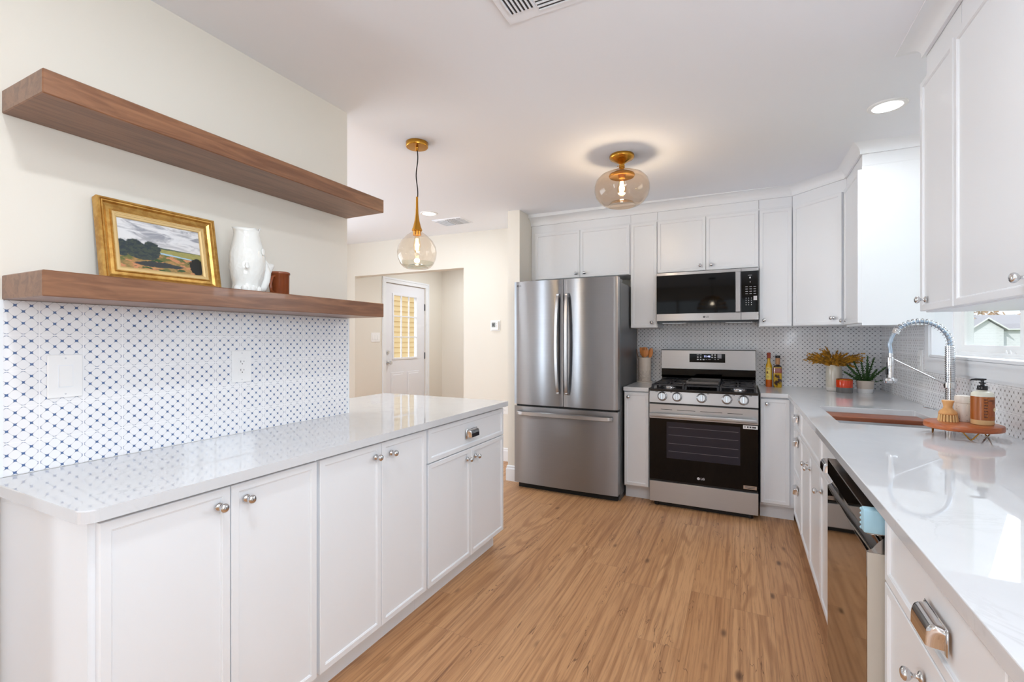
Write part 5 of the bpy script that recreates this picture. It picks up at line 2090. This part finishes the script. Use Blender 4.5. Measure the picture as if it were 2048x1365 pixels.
m = frame((-2.385, 4.43, 1.45), (1, 0, 0), (0, -1, 0))
b = B(m)
b.box(-0.058, 0.058, 0, 0.006, -0.056, 0.056, 0.003, 2)
b.box(-0.042, 0.046, 0.005, 0.026, -0.048, 0.048, 0.005, 2)
obj('thermostat_case', b, M['plastic_white'], t)
b = B(m)
b.box(-0.032, 0.012, 0.0255, 0.0268, -0.018, 0.032)
obj('screen', b, plain('grey_lcd', srgb(126, 132, 130), 0.2), t)
b = B(m)
for i in range(3):
    b.box(0.022, 0.034, 0.0255, 0.0272, -0.02+i*0.018, -0.010+i*0.018, 0.001)
obj('thermostat_button', b, M['mark'], t)
b = B(m)
b.box(-0.024, -0.004, 0.0267, 0.0270, -0.004, 0.020)
obj('screen_digits', b, M['mark_dark'], t)

# ================================================================ ceiling fittings
for i, (cx, cy, cw) in enumerate(CANS):
    z = CEIL(cx)
    labs = ['bright recessed downlight in the ceiling above the sink', 'bright recessed downlight in the far room ceiling behind the pendant', 'added fill downlight above the near right worktop, beyond the top of the view', 'added fill downlight right above the camera between the two counters, out of view',
            'added fill downlight in the dining room beyond the partition, out of view', 'added fill downlight at the far rear of the dining room, out of view', 'added fill downlight in the hallway ceiling by the entry door, out of view']
    t = thing('recessed_light', labs[i], 'ceiling light', (cx, cy, z-0.02), 'recessed ceiling lights')
    b = B()
    b.lathe([(0.062, 0.0), (0.078, 0.0), (0.081, 0.003), (0.081, 0.010), (0.062, 0.010)], (cx, cy, z-0.007), (0, 0, 1), 40, False, False)
    obj('trim_ring', b, M['plastic_white'], t, smooth=True, ang=40)
    b = B()
    b.lathe([(0.0625, 0.0), (0.0625, 0.004), (0.001, 0.004)], (cx, cy, z-0.004), (0, 0, 1), 32)
    obj('lamp_lens', b, M['lens'], t)

# glass pendant over the peninsula
px, py = -1.75, 2.255
zc = CEIL(px)
d0 = 2.79
t = thing('pendant_light', 'clear glass pendant on a black cord with a brass neck over the peninsula', 'pendant light', (px, py, zc))
b = B()
b.lathe([(0.001, 0.0), (0.064, 0.0), (0.066, -0.003), (0.066, -0.026), (0.063, -0.030), (0.010, -0.031), (0.008, -0.036), (0.008, -0.050), (0.001, -0.052)], (px, py, zc+0.002), (0, 0, 1), 40)
obj('canopy', b, M['brass'], t, smooth=True, ang=40)
b = B()
zt0, zt1 = zc-0.045, 2.15
pts = []
for k in range(25):
    s = k/24
    pts.append((px+0.004*math.sin(s*9), py+0.003*math.sin(s*7+1), zt0+(zt1-zt0)*s))
b.tube(pts, 0.0032, 8)
obj('cord', b, M['cordm'], t, smooth=True)
b = B()
b.lathe([(0.001, 2.158), (0.0065, 2.156), (0.0075, 2.10), (0.009, 2.055), (0.014, 2.015), (0.024, 1.975), (0.031, 1.957), (0.031, 1.953), (0.0245, 1.950), (0.0245, 1.925), (0.001, 1.925)], (px, py, 0), (0, 0, 1), 32)
obj('brass_neck', b, M['brass'], t, smooth=True, ang=40)
b = B()
b.lathe([(0.026, 1.952), (0.034, 1.942), (0.062, 1.922), (0.094, 1.890), (0.112, 1.855), (0.117, 1.822), (0.112, 1.785), (0.098, 1.752), (0.080, 1.733), (0.066, 1.727), (0.050, 1.731), (0.001, 1.738)], (px, py, 0), (0, 0, 1), 56, False, False)
obj('glass_globe', b, M['lamp_glass_clear'], t, smooth=True, ang=180)
b = B()
b.lathe([(0.066, 1.732), (0.056, 1.742), (0.040, 1.748), (0.001, 1.750)], (px, py, 0), (0, 0, 1), 48, False, False)
b.lathe([(0.102, 1.762), (0.088, 1.746), (0.070, 1.736)], (px, py, 0), (0, 0, 1), 48, False, False)
obj('thick_glass_base', b, glass('greenish_thick_glass', (0.86, 0.93, 0.91, 1), 2.0), t, smooth=True, ang=180)
b = B()
b.lathe([(0.013, 1.925), (0.014, 1.910), (0.020, 1.885), (0.022, 1.858), (0.018, 1.832), (0.008, 1.818), (0.001, 1.816)], (px, py, 0), (0, 0, 1), 24, False, False)
bu = obj('bulb', b, M['bulb_glass'], t, smooth=True, ang=180)
b = B()
for k in range(6):
    a = k*PI/3
    b.cyl((px+0.007*math.cos(a), py+0.007*math.sin(a), 1.905), (px+0.010*math.cos(a+0.4), py+0.010*math.sin(a+0.4), 1.838), 0.0013, 6)
obj('filament', b, M['filament'], bu)
def point(name, loc, watts, col, r=0.02):
    l = bpy.data.lights.new(name, 'POINT')
    l.energy = watts
    l.color = col
    l.shadow_soft_size = r
    o = bpy.data.objects.new(name, l)
    COL.objects.link(o)
    o.location = loc
    return o
point('pendant_glow', (px, py, 1.872), 3.0, (1, 0.80, 0.56))

# flush glass ceiling light
px, py = -0.680, 2.95
zc = CEIL(px)
t = thing('ceiling_lamp', 'semi-flush ceiling lamp with amber glass drum and brass mount', 'ceiling light', (px, py, zc))
b = B()
b.lathe([(0.001, 0.002), (0.075, 0.0), (0.077, -0.004), (0.077, -0.016), (0.072, -0.024), (0.030, -0.046), (0.016, -0.056), (0.014, -0.060), (0.018, -0.063), (0.018, -0.078), (0.014, -0.080), (0.014, -0.098), (0.028, -0.104), (0.058, -0.110), (0.062, -0.113), (0.001, -0.114)], (px, py, zc), (0, 0, 1), 40)
b.cyl((px-0.018, py-0.012, zc-0.07), (px-0.026, py-0.016, zc-0.07), 0.003, 8)
obj('brass_mount', b, M['brass'], t, smooth=True, ang=40)
b = B()
b.lathe([(0.060, 2.352), (0.078, 2.345), (0.081, 2.336), (0.076, 2.328), (0.070, 2.332), (0.022, 2.340), (0.020, 2.318), (0.001, 2.318)], (px, py, 0), (0, 0, 1), 40)
obj('brass_ring', b, M['brass'], t, smooth=True, ang=40)
b = B()
b.lathe([(0.060, 2.357), (0.095, 2.352), (0.135, 2.334), (0.160, 2.306), (0.1695, 2.272), (0.1695, 2.238), (0.160, 2.202), (0.138, 2.172), (0.110, 2.153), (0.085, 2.146)], (px, py, 0), (0, 0, 1), 64, False, False)
obj('glass_drum', b, M['lamp_glass'], t, smooth=True, ang=180)
b = B()
b.lathe([(0.088, 2.146), (0.080, 2.152), (0.072, 2.166), (0.040, 2.172), (0.001, 2.174)], (px, py, 0), (0, 0, 1), 48, False, False)
obj('glass_dimple', b, M['lamp_glass'], t, smooth=True, ang=180)
b = B()
b.lathe([(0.013, 2.320), (0.014, 2.305), (0.022, 2.286), (0.030, 2.262), (0.028, 2.240), (0.016, 2.226), (0.001, 2.222)], (px, py, 0), (0, 0, 1), 24, False, False)
bu = obj('bulb', b, M['bulb_glass'], t, smooth=True, ang=180)
b = B()
for k in range(6):
    a = k*PI/3
    b.cyl((px+0.008*math.cos(a), py+0.008*math.sin(a), 2.300), (px+0.013*math.cos(a+0.4), py+0.013*math.sin(a+0.4), 2.245), 0.0015, 6)
obj('filament', b, M['filament'], bu)
point('ceiling_lamp_glow', (px, py, 2.268), 7.5, (1, 0.92, 0.82))

# ceiling vents
def vent(label, cx, cy, w, h, slits):
    z = CEIL(cx)
    t = thing('ceiling_vent', label, 'vent', (cx, cy, z), 'ceiling air vents')
    b = B()
    b.box(cx-w/2, cx+w/2, cy-h/2, cy+h/2, z-0.008, z+0.004, 0.003)
    obj('vent_frame', b, M['ceiling'], t)
    bd, bs_ = B(), B()
    for (x0, x1, y0, y1, along, n) in slits:
        bd.box(cx+x0, cx+x1, cy+y0, cy+y1, z-0.0088, z-0.008)
        for k in range(n+1):
            if along == 'x':
                yy = cy+y0+(y1-y0)*k/n
                bs_.box(cx+x0, cx+x1, yy-0.0028, yy+0.0028, z-0.013, z-0.0085)
            else:
                xx = cx+x0+(x1-x0)*k/n
                bs_.box(xx-0.0028, xx+0.0028, cy+y0, cy+y1, z-0.013, z-0.0085)
    obj('vent_opening', bd, M['plastic_slot'], t)
    obj('vent_louver', bs_, M['ceiling'], t)


vent('white multi-direction air vent cut by the top edge of the view', -0.585, 1.375, 0.36, 0.32, [(-0.15, -0.06, -0.13, 0.11, 'y', 6), (-0.05, 0.15, 0.01, 0.13, 'x', 7), (-0.05, 0.15, -0.13, -0.01, 'x', 7)])
vent('small air vent in the far room ceiling beside the downlight', -2.62, 3.95, 0.34, 0.24, [(-0.15, -0.02, -0.10, 0.10, 'x', 8), (0.0, 0.09, -0.10, 0.10, 'y', 5), (0.105, 0.15, -0.10, 0.10, 'y', 3)])

# dining chandelier behind the camera (its reflection shows in the microwave door)
hx_, hy_, hz_ = -0.50, -1.5, 1.86
t = thing('chandelier', 'dark dome chandelier of beads, reflected in the microwave door', 'chandelier', (hx_, hy_, CEIL(hx_)))
b = B()
b.cyl((hx_, hy_, CEIL(hx_)), (hx_, hy_, hz_+0.26), 0.004, 8)
b.lathe([(0.001, 0), (0.06, 0), (0.06, -0.02), (0.001, -0.022)], (hx_, hy_, CEIL(hx_)), (0, 0, 1), 24)
obj('chandelier_stem', b, M['black'], t)
b = B()
R2 = 0.26
for k in range(5):
    el = k*PI/2/5
    rr = R2*math.cos(el)
    b.tube([(hx_+rr*math.cos(2*PI*i/28), hy_+rr*math.sin(2*PI*i/28), hz_+R2*math.sin(el)) for i in range(28)], 0.004, 5, closed=True)
for k in range(12):
    a = 2*PI*k/12
    b.tube([(hx_+R2*math.cos(e)*math.cos(a), hy_+R2*math.cos(e)*math.sin(a), hz_+R2*math.sin(e)) for e in [i*PI/2/8 for i in range(9)]], 0.003, 5)
obj('wire_dome', b, M['black'], t)
b = B()
for k in range(5):
    el = (k+0.5)*PI/2/5
    rr = R2*math.cos(el)
    n = max(5, int(26*math.cos(el)))
    for i in range(n):
        b.sphere((hx_+rr*math.cos(2*PI*i/n), hy_+rr*math.sin(2*PI*i/n), hz_+R2*math.sin(el)), 0.016, 8, 6)
obj('bead', b, M['brass'], t, smooth=True, kind='stuff')

point('chandelier_glow', (hx_, hy_, hz_+0.12), 2.0, (1, 0.85, 0.65), 0.03)

# ================================================================ outside the kitchen window
b = B()
b.box(1.3, 140, -40, 160, -0.75, -0.7)
lawn = obj('lawn', b, plain('lawn_green', srgb(150, 158, 110), 0.95, var=0.4, vscale=1.5), label='bright lawn outside the kitchen window', cat='lawn', kind='stuff')
HY = 112.0
t = thing('neighbour_house', 'white-sided gabled house seen through the kitchen window', 'house', (40, HY, -0.7))
N = NT('white_lap_siding')
zz = N.xyz()[2]
fr_ = N.math('FRACT', N.math('MULTIPLY', zz, 5.0))
N.base(N.mix(N.math('SUBTRACT', 1.0, N.step(fr_, 0.0, 0.18)), srgb(232, 236, 244), srgb(176, 182, 196)))
N.set(rough=0.6)
b = B()
ax_, az = 39.33, 5.2
xl, xr_, ez = 36.8, 42.0, 3.2
b.box(xl+0.5, xr_-0.5, HY, HY+7, -0.7, ez)
v0 = [b.v((xl+0.5, HY, ez)), b.v((xr_-0.5, HY, ez)), b.v((ax_, HY, az-0.35))]
v1 = [b.v((xl+0.5, HY+7, ez)), b.v((xr_-0.5, HY+7, ez)), b.v((ax_, HY+7, az-0.35))]
b.f(v0); b.f(v1); b.bridge(v0, v1)
b.box(xr_-0.5, 58, HY+1.2, HY+7, -0.7, ez)
obj('house_wall', b, N.m, t)
b = B()
def slab(pts, th_=0.18):
    a = [b.v(p) for p in pts]
    c = [b.v((p[0], p[1], p[2]-th_)) for p in pts]
    b.bridge(a, c); b.f(a); b.f(c)
slab([(xl, HY-0.6, ez-0.1), (ax_, HY-0.6, az), (ax_, HY+9, az), (xl, HY+9, ez-0.1)])
slab([(xr_, HY-0.6, ez-0.1), (ax_, HY-0.6, az), (ax_, HY+9, az), (xr_, HY+9, ez-0.1)])
slab([(xr_-1.5, HY+0.6, ez), (60, HY+0.6, ez), (60, HY+5, az+0.7), (xr_-3.0, HY+5, az+0.7)])
obj('roof', b, plain('pale_grey_shingle', srgb(176, 174, 182), 0.9, var=0.15, vscale=6), t)
b = B()
for (p, q) in (((xl, ez-0.1), (ax_, az)), ((xr_, ez-0.1), (ax_, az))):
    a = [(p[0], p[1]-0.16), (p[0], p[1]+0.1), (q[0], q[1]+0.1), (q[0], q[1]-0.16)]
    f0 = [b.v((x, HY-0.68, z)) for x, z in a]
    f1 = [b.v((x, HY-0.60, z)) for x, z in a]
    b.bridge(f0, f1); b.f(f0); b.f(f1)
b.box(xr_, 60, HY+0.52, HY+0.6, ez-0.16, ez+0.06)
obj('white_fascia', b, M['white_trim'], t)


def tree(x, y, h, r, label, col):
    t = thing('tree', label, 'tree', (x, y, -0.7), 'autumn trees beyond the white house')
    b = B()
    b.tube([(x, y, -0.7), (x+0.2, y, h*0.4), (x, y, h*0.7)], 0.3, 8, radii=[0.45, 0.32, 0.2])
    obj('trunk', b, plain('bark', srgb(96, 78, 64), 0.9), t)
    rn = random.Random(int(x*10))
    b = B()
    for k in range(420):
        a, e, q = rn.uniform(0, 2*PI), rn.uniform(-0.9, 1.5), rn.uniform(0.35, 1)**0.6
        c = Vector((x+math.cos(a)*math.cos(e)*r*q, y+math.sin(a)*math.cos(e)*r*q, h*0.66+math.sin(e)*r*0.8*q))
        s = rn.uniform(0.35, 0.8)
        u_, w_ = Vector((rn.uniform(-1, 1), rn.uniform(-1, 1), rn.uniform(-1, 1))).normalized()*s, Vector((rn.uniform(-1, 1), rn.uniform(-1, 1), rn.uniform(-1, 1))).normalized()*s
        b.f([b.v(c-u_), b.v(c+w_*0.6), b.v(c+u_), b.v(c-w_*0.6)])
    obj('crown', b, plain('autumn_leaves', col, 0.9, var=0.4, vscale=1), t, kind='stuff')


tree(41.0, 138, 9, 5.0, 'rust-brown tree at the left of the white house roof', srgb(196, 150, 116))
tree(50.0, 150, 9.5, 5.5, 'tan tree rising behind the middle of the white house roof', srgb(206, 170, 132))
tree(62.5, 150, 9, 5.5, 'tan tree behind the right end of the house roof', srgb(200, 160, 120))
